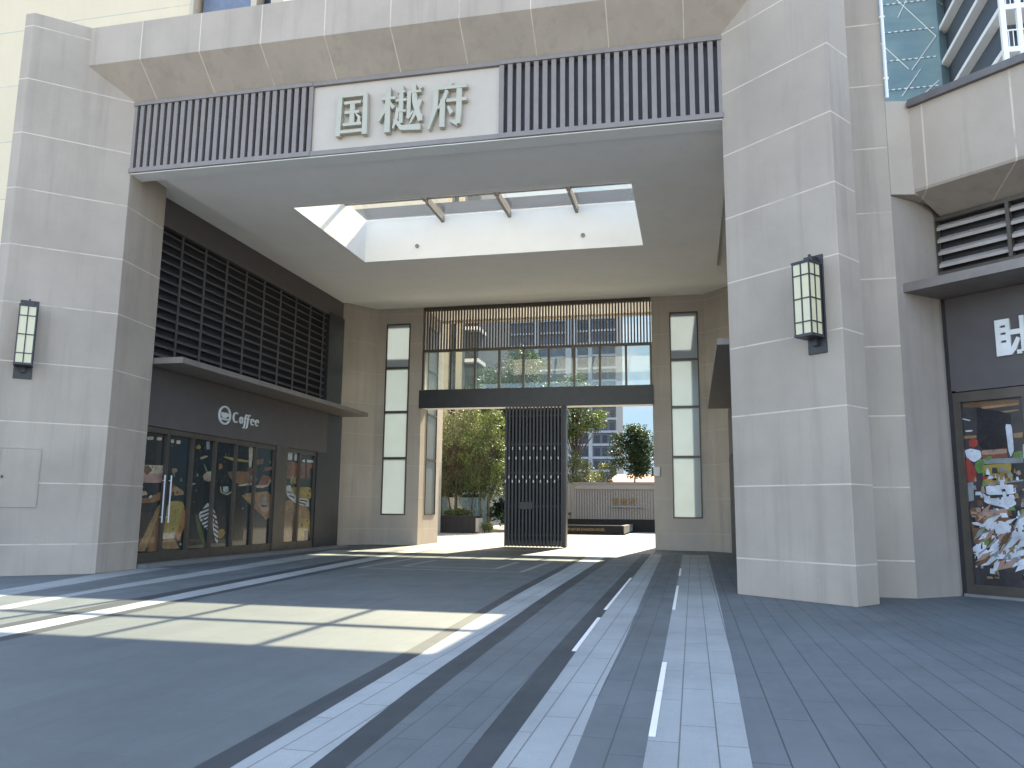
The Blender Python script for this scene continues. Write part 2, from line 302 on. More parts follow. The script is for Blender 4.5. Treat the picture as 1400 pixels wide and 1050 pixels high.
def dashmat():
    mt, t, b = nodes('dashed_tie'); P, s_ = pos(t); k, q = periodic(t, s_[0], 14.0, .42, .11)
    t.links.new(mixc(t, k, (.2, .31, .34), (.8, .82, .82)), b.inputs['Base Color']); return mt
M['dash'] = dashmat()
COFFEE=[
 ('tan', [(18.86, 0.42), (19.61, 1.61), (19.74, 1.68), (19.71, 1.46), (19.24, 0.4)]),
 ('wood', [(19.27, 0.4), (19.71, 1.46), (19.78, 0.37)]),
 ('cream', [(18.83, 2.68), (19.8, 2.72), (19.74, 2.47), (18.83, 2.46)]),
 ('rose', [(18.81, 2.46), (19.76, 2.49), (19.76, 2.24), (18.81, 2.21)]),
 ('brown', [(18.86, 2.65), (19.07, 2.69), (19.26, 2.56), (19.05, 2.42), (18.89, 2.5)]),
 ('cream', [(18.79, 1.98), (19.05, 2.0), (19.14, 1.9), (18.79, 1.85)]),
 ('wood', [(18.8, 1.8), (19.18, 1.82), (19.68, 2.0), (19.68, 1.76), (19.31, 1.68), (18.8, 1.67)]),
 ('white', [(19.18, 1.84), (19.28, 1.9), (19.33, 1.86), (19.24, 1.79)]),
 ('yellow', [(20.01, 1.61), (20.13, 1.73), (20.37, 1.75), (20.69, 1.73), (20.8, 1.58), (20.7, 1.08), (20.48, 0.85), (19.94, 0.79), (19.92, 0.87)]),
 ('orange', [(20.7, 1.62), (20.85, 1.46), (20.87, 1.0), (20.63, 0.62), (20.45, 0.81), (20.64, 1.08)]),
 ('cream', [(19.91, 0.87), (20.47, 0.89), (20.46, 0.7), (19.92, 0.68)]),
 ('tan', [(19.91, 0.66), (20.44, 0.68), (20.68, 0.43), (20.66, 0.41), (19.93, 0.42)]),
 ('tan', [(20.06, 2.06), (20.32, 2.17), (20.68, 2.04), (20.73, 1.93), (20.11, 1.88)]),
 ('rust', [(20.06, 2.25), (20.25, 2.2), (20.32, 2.15), (20.08, 2.1)]),
 ('tan', [(20.08, 2.65), (20.29, 2.68), (20.36, 2.59), (20.13, 2.49)]),
 ('cream', [(18.93, 3.45), (19.19, 3.48), (19.19, 3.39), (18.93, 3.36)]),
 ('cream', [(19.33, 3.47), (19.55, 3.49), (19.55, 3.4), (19.33, 3.38)]),
 ('cream', [(20.2, 3.46), (20.39, 3.47), (20.39, 3.37), (20.2, 3.36)]),
 ('cream', [(19.95, 3.47), (20.09, 3.47), (20.09, 3.37), (19.95, 3.37)]),
 ('amber', [(21.14, 3.35), (21.28, 3.43), (21.42, 3.37), (21.36, 3.29), (21.17, 3.29)]),
 ('grey', [(21.64, 3.56), (21.82, 3.57), (21.85, 3.32), (21.67, 3.31)]),
 ('petal', [(21.39, 3.05), (21.62, 3.12), (21.84, 3.12), (21.63, 3.04), (21.43, 2.99)]),
 ('petal', [(21.59, 2.51), (21.78, 2.64), (21.99, 2.67), (22.15, 2.57), (22.13, 2.41), (21.89, 2.34), (21.67, 2.39)]),
 ('mint', [(21.86, 2.62), (22.07, 2.65), (22.16, 2.51), (21.95, 2.44)]),
 ('grey', [(20.82, 2.22), (21.21, 2.29), (21.26, 2.26), (20.89, 2.15)]),
 ('stem', [(21.58, 2.87), (21.65, 2.86), (21.82, 2.64), (21.75, 2.64)]),
 ('white', [(21.52, 1.38), (21.93, 1.73), (22.07, 1.62), (22.15, 0.87), (21.88, 0.94), (21.57, 1.22)]),
 ('white', [(22.24, 1.54), (22.37, 1.42), (22.59, 0.96), (22.61, 0.47), (22.47, 0.55), (22.27, 0.97)]),
 ('olive', [(21.31, 1.46), (21.54, 1.22), (21.92, 0.61), (22.05, 0.37), (21.84, 0.38), (21.51, 0.9)]),
 ('amber', [(22.57, 0.88), (22.86, 0.92), (22.99, 0.79), (22.82, 0.63), (22.63, 0.63)]),
 ('dark', [(21.56, 1.49), (22.07, 1.61), (22.07, 1.56), (21.57, 1.44)]),
 ('dark', [(21.59, 1.37), (22.08, 1.49), (22.09, 1.44), (21.6, 1.33)]),
 ('dark', [(21.63, 1.26), (22.1, 1.38), (22.1, 1.33), (21.63, 1.22)]),
 ('dark', [(21.66, 1.15), (22.11, 1.27), (22.12, 1.22), (21.67, 1.1)]),
 ('dark', [(21.7, 1.04), (22.12, 1.15), (22.13, 1.1), (21.7, 0.99)]),
 ('dark', [(21.73, 0.92), (22.14, 1.04), (22.14, 0.99), (21.73, 0.88)]),
 ('dark', [(22.23, 1.44), (22.54, 1.33), (22.54, 1.27), (22.23, 1.39)]),
 ('dark', [(22.26, 1.3), (22.55, 1.19), (22.56, 1.13), (22.26, 1.25)]),
 ('dark', [(22.29, 1.16), (22.57, 1.05), (22.58, 0.99), (22.29, 1.11)]),
 ('dark', [(22.32, 1.02), (22.59, 0.91), (22.59, 0.85), (22.32, 0.97)]),
 ('dark', [(22.35, 0.88), (22.6, 0.76), (22.61, 0.71), (22.35, 0.83)]),
 ('dark', [(22.38, 0.74), (22.62, 0.62), (22.62, 0.57), (22.38, 0.69)]),
 ('wood', [(22.38, 2.92), (22.56, 2.93), (22.6, 2.78), (22.4, 2.73)]),
 ('yellow', [(22.57, 3.14), (22.68, 3.17), (24.13, 3.12), (24.14, 3.07), (23.2, 3.05)]),
 ('cream', [(24.06, 3.56), (24.34, 3.6), (24.29, 2.89), (24.13, 2.89)]),
 ('wood', [(22.89, 2.69), (23.4, 2.74), (24.05, 2.75), (24.29, 2.89), (24.46, 2.86), (24.41, 2.54), (24.43, 2.36), (23.61, 2.29), (22.99, 2.53)]),
 ('cream', [(23.49, 2.28), (24.34, 2.4), (24.48, 2.34), (23.69, 2.26)]),
 ('mint', [(22.67, 2.22), (22.98, 2.24), (23.04, 2.1), (22.93, 2.03), (22.72, 2.05)]),
 ('cream', [(22.52, 2.21), (22.56, 2.24), (22.64, 2.05), (22.93, 2.0), (23.19, 2.1), (23.24, 2.06), (22.94, 1.95), (22.59, 2.03)]),
 ('rust', [(24.78, 2.33), (25.05, 2.7), (25.61, 2.63), (25.45, 2.39)]),
 ('petal', [(24.61, 2.3), (24.78, 2.33), (25.41, 2.37), (25.57, 2.58), (25.62, 2.52), (25.46, 2.32), (25.06, 2.24), (24.71, 2.24)]),
 ('tan', [(23.72, 2.01), (25.66, 2.16), (25.64, 1.11), (24.43, 1.64)]),
 ('rose', [(24.81, 1.69), (25.56, 1.84), (25.58, 1.46), (25.15, 1.42)]),
 ('grey', [(25.1, 1.92), (25.36, 1.95), (25.4, 1.74), (25.13, 1.73)]),
 ('dark', [(24.99, 1.69), (25.31, 1.65), (25.48, 1.69), (25.45, 1.62), (25.18, 1.6)]),
 ('grey', [(24.23, 2.62), (24.61, 2.68), (24.68, 2.48), (24.34, 2.45)]),
 ('wood', [(25.12, 2.94), (25.66, 3.01), (25.65, 2.89), (25.17, 2.82)]),
 ('wood', [(24.6, 3.18), (25.04, 3.26), (25.06, 3.07), (24.62, 3.0)]),
 ('rust', [(26.61, 3.24), (28.7, 3.28), (28.74, 2.71), (26.68, 2.63)]),
 ('white', [(26.63, 3.56), (27.08, 3.61), (27.06, 3.31), (26.62, 3.3)]),
 ('white', [(27.24, 3.58), (27.45, 3.59), (27.43, 3.31), (27.22, 3.31)]),
 ('white', [(27.85, 3.39), (28.75, 3.42), (28.76, 3.31), (27.86, 3.29)]),
 ('dark', [(28.05, 3.55), (28.22, 3.57), (28.29, 2.69), (28.15, 2.69)]),
 ('dark', [(28.49, 3.11), (28.72, 3.13), (28.75, 2.6), (28.53, 2.6)]),
 ('amber', [(27.02, 2.74), (27.43, 2.81), (27.47, 2.46), (27.0, 2.44)]),
 ('dark', [(27.77, 2.62), (28.78, 2.58), (28.8, 2.35), (27.74, 2.37)]),
 ('yellow', [(27.07, 2.3), (27.48, 2.36), (28.69, 2.37), (28.73, 1.93), (27.64, 1.89), (27.24, 2.1)]),
 ('tan', [(26.62, 1.92), (28.66, 1.57), (28.81, 0.33), (26.62, 0.4)]),
 ('wood', [(26.6, 1.46), (27.47, 1.46), (27.54, 0.38), (26.64, 0.4)]),
 ('yellow', [(27.81, 1.21), (28.72, 1.15), (28.76, 0.64), (27.85, 0.42)]),
 ('white', [(26.71, 2.36), (27.06, 2.4), (27.24, 2.1), (27.74, 1.94), (28.51, 1.93), (28.6, 1.62), (28.09, 1.67), (27.44, 1.76), (26.8, 2.0)]),
 ('dark', [(26.83, 2.19), (27.08, 2.15), (27.07, 2.11), (26.83, 2.14)]),
 ('dark', [(26.99, 2.05), (27.41, 1.98), (27.37, 1.93), (27.0, 2.0)]),
 ('dark', [(27.75, 1.81), (28.3, 1.74), (28.31, 1.69), (27.76, 1.76)]),
 ('dark', [(27.85, 1.89), (28.46, 1.85), (28.46, 1.81), (27.85, 1.85)]),
 ('dark', [(28.3, 0.75), (28.63, 0.75), (28.73, 0.34), (28.32, 0.35)]),
]
GROCERY=[
 ('brown', [(0.251, 3.83), (1.298, 3.8), (1.296, 3.69), (0.263, 3.73)]),
 ('tan', [(0.592, 3.72), (1.292, 3.73), (1.296, 3.69), (0.626, 3.67)]),
 ('tan', [(0.846, 3.59), (1.29, 3.61), (1.288, 3.58), (0.879, 3.55)]),
 ('pale', [(0.228, 3.52), (0.381, 3.47), (0.371, 3.45), (0.226, 3.5)]),
 ('pale', [(0.268, 3.27), (0.404, 3.27), (0.402, 3.24), (0.27, 3.24)]),
 ('pale', [(0.53, 3.41), (0.613, 3.39), (0.603, 3.37), (0.535, 3.38)]),
 ('pale', [(0.876, 3.51), (0.967, 3.49), (0.954, 3.47), (0.882, 3.48)]),
 ('black', [(0.514, 3.7), (0.849, 3.63), (1.133, 3.53), (1.116, 2.86), (0.565, 2.87), (0.478, 2.98)]),
 ('tan', [(0.22, 3.16), (0.473, 3.16), (0.468, 3.1), (0.22, 3.1)]),
 ('red', [(0.319, 3.06), (0.391, 3.1), (0.485, 3.06), (0.488, 2.96), (0.397, 2.92), (0.318, 2.95)]),
 ('tan', [(1.139, 3.15), (1.317, 3.16), (1.309, 3.06), (1.15, 3.06)]),
 ('pale', [(1.017, 3.34), (1.131, 3.32), (1.134, 2.82), (1.066, 2.69), (1.034, 2.83)]),
 ('pale', [(0.226, 2.87), (0.338, 2.9), (0.526, 2.85), (0.534, 2.71), (0.393, 2.62), (0.253, 2.71)]),
 ('red', [(0.227, 2.67), (0.286, 2.72), (0.352, 2.58), (0.415, 2.5), (0.404, 2.26), (0.325, 2.22), (0.212, 2.26)]),
 ('rust', [(0.545, 2.85), (1.008, 2.87), (1.009, 2.69), (0.551, 2.68)]),
 ('rose', [(0.545, 2.85), (1.008, 2.86), (1.004, 2.77), (0.542, 2.76)]),
 ('grey', [(0.551, 2.68), (1.285, 2.68), (1.277, 2.58), (0.543, 2.58)]),
 ('green', [(0.39, 2.58), (0.495, 2.69), (0.586, 2.65), (0.549, 2.41), (0.434, 2.4)]),
 ('green', [(1.127, 2.78), (1.272, 2.81), (1.277, 2.67), (1.1, 2.67)]),
 ('green', [(0.589, 2.69), (0.705, 2.74), (0.738, 2.68), (0.604, 2.64)]),
 ('yellow', [(0.542, 2.56), (1.058, 2.58), (1.068, 2.26), (0.992, 2.21), (0.532, 2.2)]),
 ('dark', [(1.073, 2.55), (1.277, 2.57), (1.253, 2.28), (1.088, 2.29), (1.045, 2.42)]),
 ('red', [(0.549, 2.41), (0.624, 2.41), (0.611, 2.29), (0.518, 2.26)]),
 ('grey', [(0.532, 2.19), (1.251, 2.26), (1.249, 2.23), (0.529, 2.16)]),
 ('pale', [(0.57, 2.16), (1.103, 2.17), (1.11, 1.99), (0.571, 1.97)]),
 ('grey', [(0.225, 2.22), (0.345, 2.23), (0.328, 1.86), (0.213, 1.85)]),
 ('pale', [(0.5, 2.02), (0.64, 1.9), (1.026, 1.95), (1.102, 1.8), (0.952, 1.71), (0.522, 1.82)]),
 ('rose', [(0.247, 1.7), (0.441, 1.74), (0.445, 1.55), (0.253, 1.52)]),
 ('rose', [(0.53, 1.68), (0.954, 1.72), (0.933, 1.55), (0.529, 1.53)]),
 ('dark', [(0.972, 1.72), (1.223, 1.78), (1.2, 1.5), (0.968, 1.46)]),
 ('brown', [(0.235, 1.54), (0.94, 1.55), (1.175, 1.4), (0.841, 1.21), (0.27, 0.99), (0.248, 1.31)]),
 ('pale', [(0.45, 1.37), (0.791, 1.49), (0.996, 1.36), (0.842, 1.22), (0.625, 1.24)]),
 ('pale', [(0.246, 1.43), (0.343, 1.45), (0.543, 1.37), (0.522, 1.33), (0.3, 1.39)]),
 ('pale', [(0.229, 0.95), (0.465, 1.08), (0.512, 0.96), (0.255, 0.8)]),
 ('pale', [(0.254, 0.78), (0.576, 1.08), (0.839, 1.19), (0.868, 1.09), (0.475, 0.73), (0.284, 0.68)]),
 ('pale', [(0.623, 0.74), (0.871, 1.13), (1.067, 1.36), (1.194, 1.42), (1.141, 0.77), (0.9, 0.6), (0.805, 0.75)]),
 ('pale', [(0.434, 0.67), (0.711, 0.93), (0.775, 0.82), (0.541, 0.62)]),
 ('grey', [(0.625, 0.76), (0.947, 1.19), (0.973, 1.16), (0.66, 0.74)]),
 ('grey', [(0.334, 0.84), (0.61, 1.04), (0.616, 1.02), (0.351, 0.81)]),
 ('grey', [(0.729, 0.7), (1.084, 1.14), (1.096, 1.12), (0.764, 0.68)]),
 ('grey', [(0.87, 0.68), (1.152, 1.03), (1.157, 1.01), (0.897, 0.65)]),
 ('green', [(0.52, 1.55), (0.594, 1.55), (0.571, 1.39), (0.509, 1.41)]),
 ('white', [(1.298, 2.93), (1.32, 2.93), (1.298, 2.66), (1.28, 2.66)]),
]
# ================================================================== GROUND
def sheet(name, poly, mat, z, hole=None):
    mb = MB(); mb.add([(x, y, z) for x, y in poly], [tuple(range(len(poly)))])
    return structure(mb.build(name, mat, fix=False))
sheet('ground', [(-260, -120), (260, -120), (260, 420), (-260, 420)], 'base', 0)
E = [
 [(-12.8, 13.05), (-13.6, 16.2), (-14.25, 18.9)], [(-11.89, 12.14), (-12.98, 16.97), (-13.9, 22), (-14.2, 24)], [(-10.79, 11.04), (-11.56, 15.13), (-12.03, 18.56)], [(-10.32, 10.57), (-10.85, 12.8), (-11.35, 18.2)],
 [(-9.12, 9.36), (-9.62, 13.19), (-10.18, 18.7)], [(-8.84, 9.08), (-9.03, 11.6), (-9.33, 13.8), (-9.63, 16.8), (-10.05, 21.5)], [(-8.28, 8.52), (-8.71, 12.4), (-9.0, 15.7), (-9.3, 18.6), (-9.55, 22)], [(-8.0, 8.24), (-8.55, 13.2), (-8.75, 15.6), (-9.0, 18.8), (-9.25, 22)],
 [(-3.08, 5.49), (-3.2, 8.89), (-3.376, 12.7), (-3.54, 15.9), (-3.74, 23.7)], [(-2.846, 5.09), (-2.987, 8.65), (-3.175, 12.4), (-3.3, 15.5), (-3.50, 23)], [(-2.36, 4.89), (-2.517, 7.3), (-2.662, 12.0), (-2.786, 16.2), (-2.87, 21.2)],
 [(-2.145, 4.95), (-2.268, 7.37), (-2.36, 10.66), (-2.48, 14.5), (-2.583, 21.3)], [(-1.477, 5.12), (-1.55, 7.03), (-1.61, 9.27), (-1.66, 12.65), (-1.75, 20)], [(-1.275, 5.81), (-1.307, 7.8), (-1.34, 9.36), (-1.40, 13.2), (-1.46, 19.9)],
 [(-.796, 5.29), (-.848, 7.37), (-.87, 10.45), (-.96, 15.7), (-1.037, 21.9)], [(-.347, 5.41), (-.365, 12), (-.389, 20.9)], [(.33, 5.58), (.375, 8.73), (.40, 11.8), (.433, 15.8), (.46, 21.2)]]
def ev(e, y):
    k = 0
    while k < len(e)-2 and y > e[k+1][1]: k += 1
    (x0, y0), (x1, y1) = e[k], e[k+1]; return x0+(x1-x0)*(y-y0)/(y1-y0)
def strip(name, a, b, mat, y0, y1, z=.004):
    ys = [y0+(y1-y0)*i/40 for i in range(41)]
    la = [(ev(a, y), y, z) for y in ys]; lb = [(ev(b, y), y, z) for y in ys]
    la = [(max(min(p[0], q[0]), -14.2) if False else p[0], p[1], z) for p, q in zip(la, lb)]
    mb = MB(); mb.add(la+lb, [(i, 41+i, 42+i, i+1) for i in range(40)]); structure(mb.build(name, mat, fix=False))
LAY = [(0, 1, 'pw', 0, 19), (1, 2, 'pm', 0, 22), (2, 3, 'pw', 0, 29), (3, 4, 'pm', 0, 29), (4, 5, 'pd', 0, 30), (5, 6, 'pw', 0, 31), (6, 7, 'pd', 0, 31), (7, 8, 'drive', -2, 31),
       (8, 9, 'pd', -2, 31), (9, 10, 'pw', -2, 31), (10, 11, 'pd', -2, 31), (11, 12, 'pm', -2, 31), (12, 13, 'pd', -2, 31), (13, 14, 'pw', -2, 31), (14, 15, 'pm', -2, 31), (15, 16, 'pw', -2, 31)]
NM = {'pw': 'white_paving_strip', 'pm': 'mid_paving_strip', 'pd': 'dark_paving_strip', 'drive': 'driveway_paving'}
for a, b, mt, y0, y1 in LAY: strip(NM[mt], E[a], E[b], mt, y0, y1)
sheet('plaza_bounce_sheet', [(-120, -90), (120, -90), (120, -2), (-120, -2)], 'bounce', .006)  # pale sheet behind the camera, added to bounce sunlight into the passage
sheet('courtyard_paving', [(-60, 37.4), (60, 37.4), (60, 150), (-60, 150)], 'court', .004)
sheet('courtyard_paving', [(-11.9, 31.0), (-1.5, 31.0), (-1.5, 37.4), (-11.9, 37.4)], 'court', .004)  # pale tone puts the sunlit brightness of this floor into its colour
mb = MB()                                            # inlaid rectangle pattern under the roof
for x0, x1, y0, y1 in ((-8.9, -4.3, 20.6, 25.6), (-8.0, -5.2, 21.6, 24.6)):
    for q in ((x0, x1, y0, y0+.14), (x0, x1, y1-.14, y1), (x0, x0+.14, y0+.14, y1-.14), (x1-.14, x1, y0+.14, y1-.14)):
        mb.add([(q[0], q[2], .008), (q[1], q[2], .008), (q[1], q[3], .008), (q[0], q[3], .008)], [(0, 1, 2, 3)])
structure(mb.build('inlaid_paving_pattern', 'line', fix=False))
mb = MB(); mb.box(-14.25, -13.75, 18.5, 31, 0, .1); structure(mb.build('shop_step', 'grey', bev=.01))
# inlaid light strips
SEG = [(15, a, b) for a, b in ((6.12, 7.59), (7.63, 9.02), (13.75, 15.2), (15.24, 16.7), (16.74, 18.1), (20.9, 22.1), (22.14, 23.5))]+[(13, a, b) for a, b in ((9.45, 10.9), (10.94, 12.4), (13.42, 14.9), (14.94, 16.5), (16.54, 18.1), (18.14, 19.8))]
WHERE = ['long white light strip alone in the foreground on the wide pale paving band', 'second nearest white light strip on the wide pale paving band, touching the nearest one',
 'third light strip along the wide pale band, after the gap, level with the pillar foot', 'fourth light strip along the wide pale band, counted from the camera', 'fifth light strip along the wide pale band, just inside the gateway', 'sixth light strip along the wide pale band, deep under the roof', 'farthest light strip along the wide pale band, nearest the rear gate',
 'nearest white light strip on the narrower pale paving band', 'second light strip on the narrower pale band, touching its nearest one', 'third light strip on the narrower pale band, after the short gap', 'fourth light strip on the narrower pale band, level with the pillar foot', 'fifth light strip on the narrower pale band, inside the gateway', 'farthest light strip on the narrower pale band, under the roof']
for (e, a, b), lab in zip(SEG, WHERE):
    s_ = 1 if e == 15 else -1
    mb = MB(); xa, xb = ev(E[e], a), ev(E[e], b); wdt = .05
    o = 0 if e == 15 else -.05
    mb.slab([(xa+o-.0, a, .006), (xa+o+wdt, a, .006), (xb+o+wdt, b, .006), (xb+o, b, .006)], (0, 0, .007))
    t_ = mb.build('ground_light_strip', 'led'); tag(t_, lab, 'ground light', 'light strips inlaid in the paving', 'thing')
# ================================================================== GATEHOUSE
GH = thing('gatehouse', 'tall grey stone gatehouse with splayed pillars, slatted lintel and a skylit passage', 'gatehouse', (-6.5, 16.75, 0))
TOP = 13.645
mb = MB(); mb.prism([(.82, 16.75), (2.72, 15.09), (3.2, 15.72), (3.2, 16.95), (4.13, 16.95), (4.13, 18.44), (.93, 18.44)], 0, TOP); mb.build('pillar', 'stone', GH, .012)
mb = MB(); mb.prism([(-13.8, 16.75), (-15.6, 15.13), (-15.86, 15.13), (-16.0, 16.95), (-17.1, 16.95), (-17.1, 18.44), (-13.98, 18.44)], 0, TOP); mb.build('pillar', 'stone', GH, .012)
mb = MB(); prof = [(15.97, 13.63), (15.97, 12.6), (16.75, 11.905), (17.3, 11.905), (17.3, 13.63)]
x0, x1 = -14.72, 1.75
def xprism(mb, prof, x0, x1, mi=0):
    n = len(prof); mb.add([(x0, y, z) for y, z in prof]+[(x1, y, z) for y, z in prof], [tuple(range(n))[::-1], tuple(range(n, 2*n))]+[(i, (i+1) % n, n+(i+1) % n, n+i) for i in range(n)], mi)
xprism(mb, prof, x0, x1); mb.build('lintel_beam', 'beam', GH)
mb = MB(); mb.box(-13.86, .88, 16.9, 17.22, 9.98, 11.9); mb.build('fascia_backing', ['dslat'], GH); mb = MB(); mb.box(-13.86, .88, 16.76, 17.235, 9.955, 9.978); mb.build('fascia_soffit', 'white', GH)
def slats(xa, xb):
    mb = MB(); n = round((xb-xa-.08)/.2); p = (xb-xa-.08)/n
    mb.box(xa, xb, 16.70, 16.9, 11.80, 11.90); mb.box(xa, xb, 16.70, 16.9, 9.985, 10.10)
    for i in range(n+1):
        x = xa+.04+p*i; mb.box(x-.055, x+.055, 16.73, 16.86, 10.10, 11.80)
    return mb.build('slat_screen', 'slat', GH)
slats(-13.83, -8.83); slats(-4.12, .86)
mb = MB(); mb.box(-8.83, -4.12, 16.72, 16.9, 11.80, 11.90); mb.box(-8.83, -4.12, 16.72, 16.9, 9.985, 10.10); mb.build('sign_surround', 'slat', GH)
# ceiling with skylight hole
HX0, HX1, HY0, HY1 = -10.86, -1.35, 19.82, 24.95
mb = MB(); q = .15
for b in ((-13.22, 1.02, 17.24, HY0-q), (-13.22, 1.02, HY1+q, 28.5), (-13.22, HX0-q, HY0-q, HY1+q), (HX1+q, 1.02, HY0-q, HY1+q)): mb.box(*b, 10.012, 10.25)
mb.build('ceiling', 'ceil', GH)
mb = MB(); ZT = 11.5
mb.box(HX0-q, HX1+q, HY0-q, HY0, 10.008, ZT); mb.box(HX0-q, HX1+q, HY1, HY1+q, 10.008, ZT); mb.box(HX0-q, HX0, HY0, HY1, 10.008, ZT); mb.box(HX1, HX1+q, HY0, HY1, 10.008, ZT)
sh = mb.build('skylight_shaft', 'white', GH)
for x in (-8.97, -3.28):
    mb = MB(); mb.tube((x, HY1-.004, 10.46), (x, HY1-.05, 10.46), .07, 16); mb.build('spot_fitting', 'grey', sh)
mb = MB(); mb.box(HX0-.02, HX1+.02, 23.08, 23.2, 11.37, 11.49); 
for x in (-8.07, -5.74, -3.48): mb.box(x-.05, x+.05, HY0-.02, 23.08, 11.25, 11.485); mb.box(x-.05, x+.05, 23.2, HY1+.02, 11.25, 11.485)
mb.build('skylight_beam', 'slat', GH)
mb = MB(); mb.box(HX0-.05, HX1+.05, HY0-.05, HY1+.05, 11.505, 11.52); mb.build('skylight_pane', 'rglass', GH)
mb = MB()
mb.box(-14.62, -13.22, 17.26, 31.0, 10.28, 10.5); mb.box(1.02, 1.5, 17.26, 31.0, 10.28, 10.5); mb.box(-13.22, 1.02, 28.5, 31.0, 10.28, 10.5)
mb.box(-16, 2.2, 31.0, 34.44, 10.77, 10.95); mb.box(-11.9, -1.55, 34.44, 37.35, 10.77, 10.95); mb.build('upper_soffit', 'ceil', GH)
mb = MB(); r_ = ((-17.05, 4.1, 17.3, HY0-q), (-17.05, 4.1, HY1+q, 34.44), (-11.9, -1.55, 34.44, 37.3), (-17.05, HX0-q, HY0-q, HY1+q), (HX1+q, 4.1, HY0-q, HY1+q))
for b in r_: mb.box(*b, 11.1, 11.27)
mb.build('roof', 'stonep', GH)
mb = MB(); mb.box(-11.9, -1.55, 37.1, 37.4, 10.72, 12.3); mb.box(-12, -1.45, 36.9, 37.1, 10.66, 10.769); mb.build('rear_lintel', 'tan', GH)
mb = MB(); mb.box(-13, .6, 28.0, 28.2, 11.27, 13.22); mb.box(-13, .6, 28.2, 33, 11.27, 13.1); mb.build('roof_upstand', 'fascia', GH)
dp = thing('downpipe', 'slim white vertical pipe on the pillar corner in front of the blue netted tower', 'pipe', (4.17, 16.9, 10.2))
mb = MB(); mb.tube((4.17, 16.9, 10.16), (4.17, 16.9, 13.6), .035, 10); mb.build('pipe', 'white', dp)
mb = MB()
for z in (10.6, 12.0, 13.3): mb = MB(); mb.box(4.12, 4.22, 16.87, 16.95, z-.02, z+.02); mb.build('pipe_clip', 'white', dp)
# rear piers: frosted windows; unseen open top and rear added to let sun backlight them
def wallhole(mb, axis, c0, c1, a0, a1, z0, z1, h):   # wall in plane with one opening (h=a0,a1,z0,z1)
    for (p, q_, s0, s1) in ((a0, a1, z0, h[2]), (a0, a1, h[3], z1), (a0, h[0], h[2], h[3]), (h[1], a1, h[2], h[3])):
        if axis == 'y': mb.box(p, q_, c0, c1, s0, s1)
        else: mb.box(c0, c1, p, q_, s0, s1)
ZW = (1.31, 10.04)
def pier(mir, w0, w1):
    g = (lambda x: -13.45-x) if mir else (lambda x: x)
    mb = MB(); so_ = lambda a, b: (min(a, b), max(a, b))
    xo, xi = g(-14.1), g(-11.9)
    wallhole(mb, 'y', 34.2, 34.45, *so_(xo, xi), 0, 10.768, (w0, w1, *ZW))
    wallhole(mb, 'y', 36.85, 37.1, *so_(xo, xi), 0, 10.768, (w0-.3, w1+.3, .4, 10.6))
    wallhole(mb, 'x', *so_(g(-11.9), g(-12.15)), 34.45, 36.85, 0, 10.768, (35.05, 36.55, *ZW))
    mb.box(*so_(g(-14.1), g(-13.85)), 34.45, 36.85, 0, 10.768)
    P_ = mb.build('rear_pier', 'pier', GH)
    return P_
def window(parent, axis, c, a0, a1, splits, d, label=None):
    zs = [ZW[0]]+splits+[ZW[1]]; mb = MB(); t_ = .05
    def bx(p, q_, s0, s1, c0=c, c1=None):
        c1 = c0+d if c1 is None else c1
        if axis == 'y': mb.box(p, q_, min(c0, c1), max(c0, c1), s0, s1)
        else: mb.box(min(c0, c1), max(c0, c1), p, q_, s0, s1)
    bx(a0, a0+t_, *ZW); bx(a1-t_, a1, *ZW); bx(a0+t_, a1-t_, ZW[0], ZW[0]+t_); bx(a0+t_, a1-t_, ZW[1]-t_, ZW[1])
    for z in splits: bx(a0+t_, a1-t_, z-.045, z+.045)
    fr = mb.build('window_frame', 'bronze', parent)
    for za, zb in zip(zs[:-1], zs[1:]):
        mb = MB(); lo = za+(.051 if za == zs[0] else .046); hi = zb-(.051 if zb == zs[-1] else .046); m0 = c+d*.4
        if axis == 'y': mb.box(a0+t_, a1-t_, m0, m0+.02*(1 if d > 0 else -1), lo, hi)
        else: mb.box(m0, m0+.02*(1 if d > 0 else -1), a0+t_, a1-t_, lo, hi)
        mb.build('pane', 'frost', fr)
def backpane(parent, a, b):
    mb = MB(); mb.box(a, b, 36.95, 36.96, .4, 10.6); fr = mb.build('backlight_pane', 'rglass', parent)
    mb = MB(); mb.box(a, a+.05, 36.93, 36.98, .4, 10.6); mb.box(b-.05, b, 36.93, 36.98, .4, 10.6); mb.build('pane_edge', 'bronze', fr)
SPL = [3.84, 5.94, 7.97]
pl = pier(False, -13.66, -12.5); window(pl, 'y', 34.16, -13.66, -12.5, SPL, .12); window(pl, 'x', -11.87, 35.05, 36.55, SPL, -.12); backpane(pl, -13.96, -12.2)
pr_ = pier(True, -.79, .40); window(pr_, 'y', 34.16, -.79, .40, SPL, .12); window(pr_, 'x', -1.58, 35.05, 36.55, SPL, .12); backpane(pr_, -1.09, .70)
mb = MB(); mb.prism([(-14.1, 34.2), (-15.4, 32.25), (-15.8, 32.5), (-14.1, 35.0)], 0, 10.768); mb.build('splayed_wall', 'pier', GH)
mb = MB(); mb.prism([(.65, 34.201), (1.9, 32.75), (2.3, 33.0), (.65, 35.0)], 0, 10.768); mb.build('splayed_wall', 'pier', GH)
# masses behind the shopfronts
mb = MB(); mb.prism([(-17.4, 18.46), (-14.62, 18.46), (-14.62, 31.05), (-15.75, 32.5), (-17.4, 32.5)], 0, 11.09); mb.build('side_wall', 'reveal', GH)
mb = MB(); mb.prism([(4.1, 18.46), (1.5, 18.46), (1.5, 31.05), (2.3, 32.99), (4.1, 32.99)], 0, 11.09); mb.build('side_wall', 'reveal', GH)
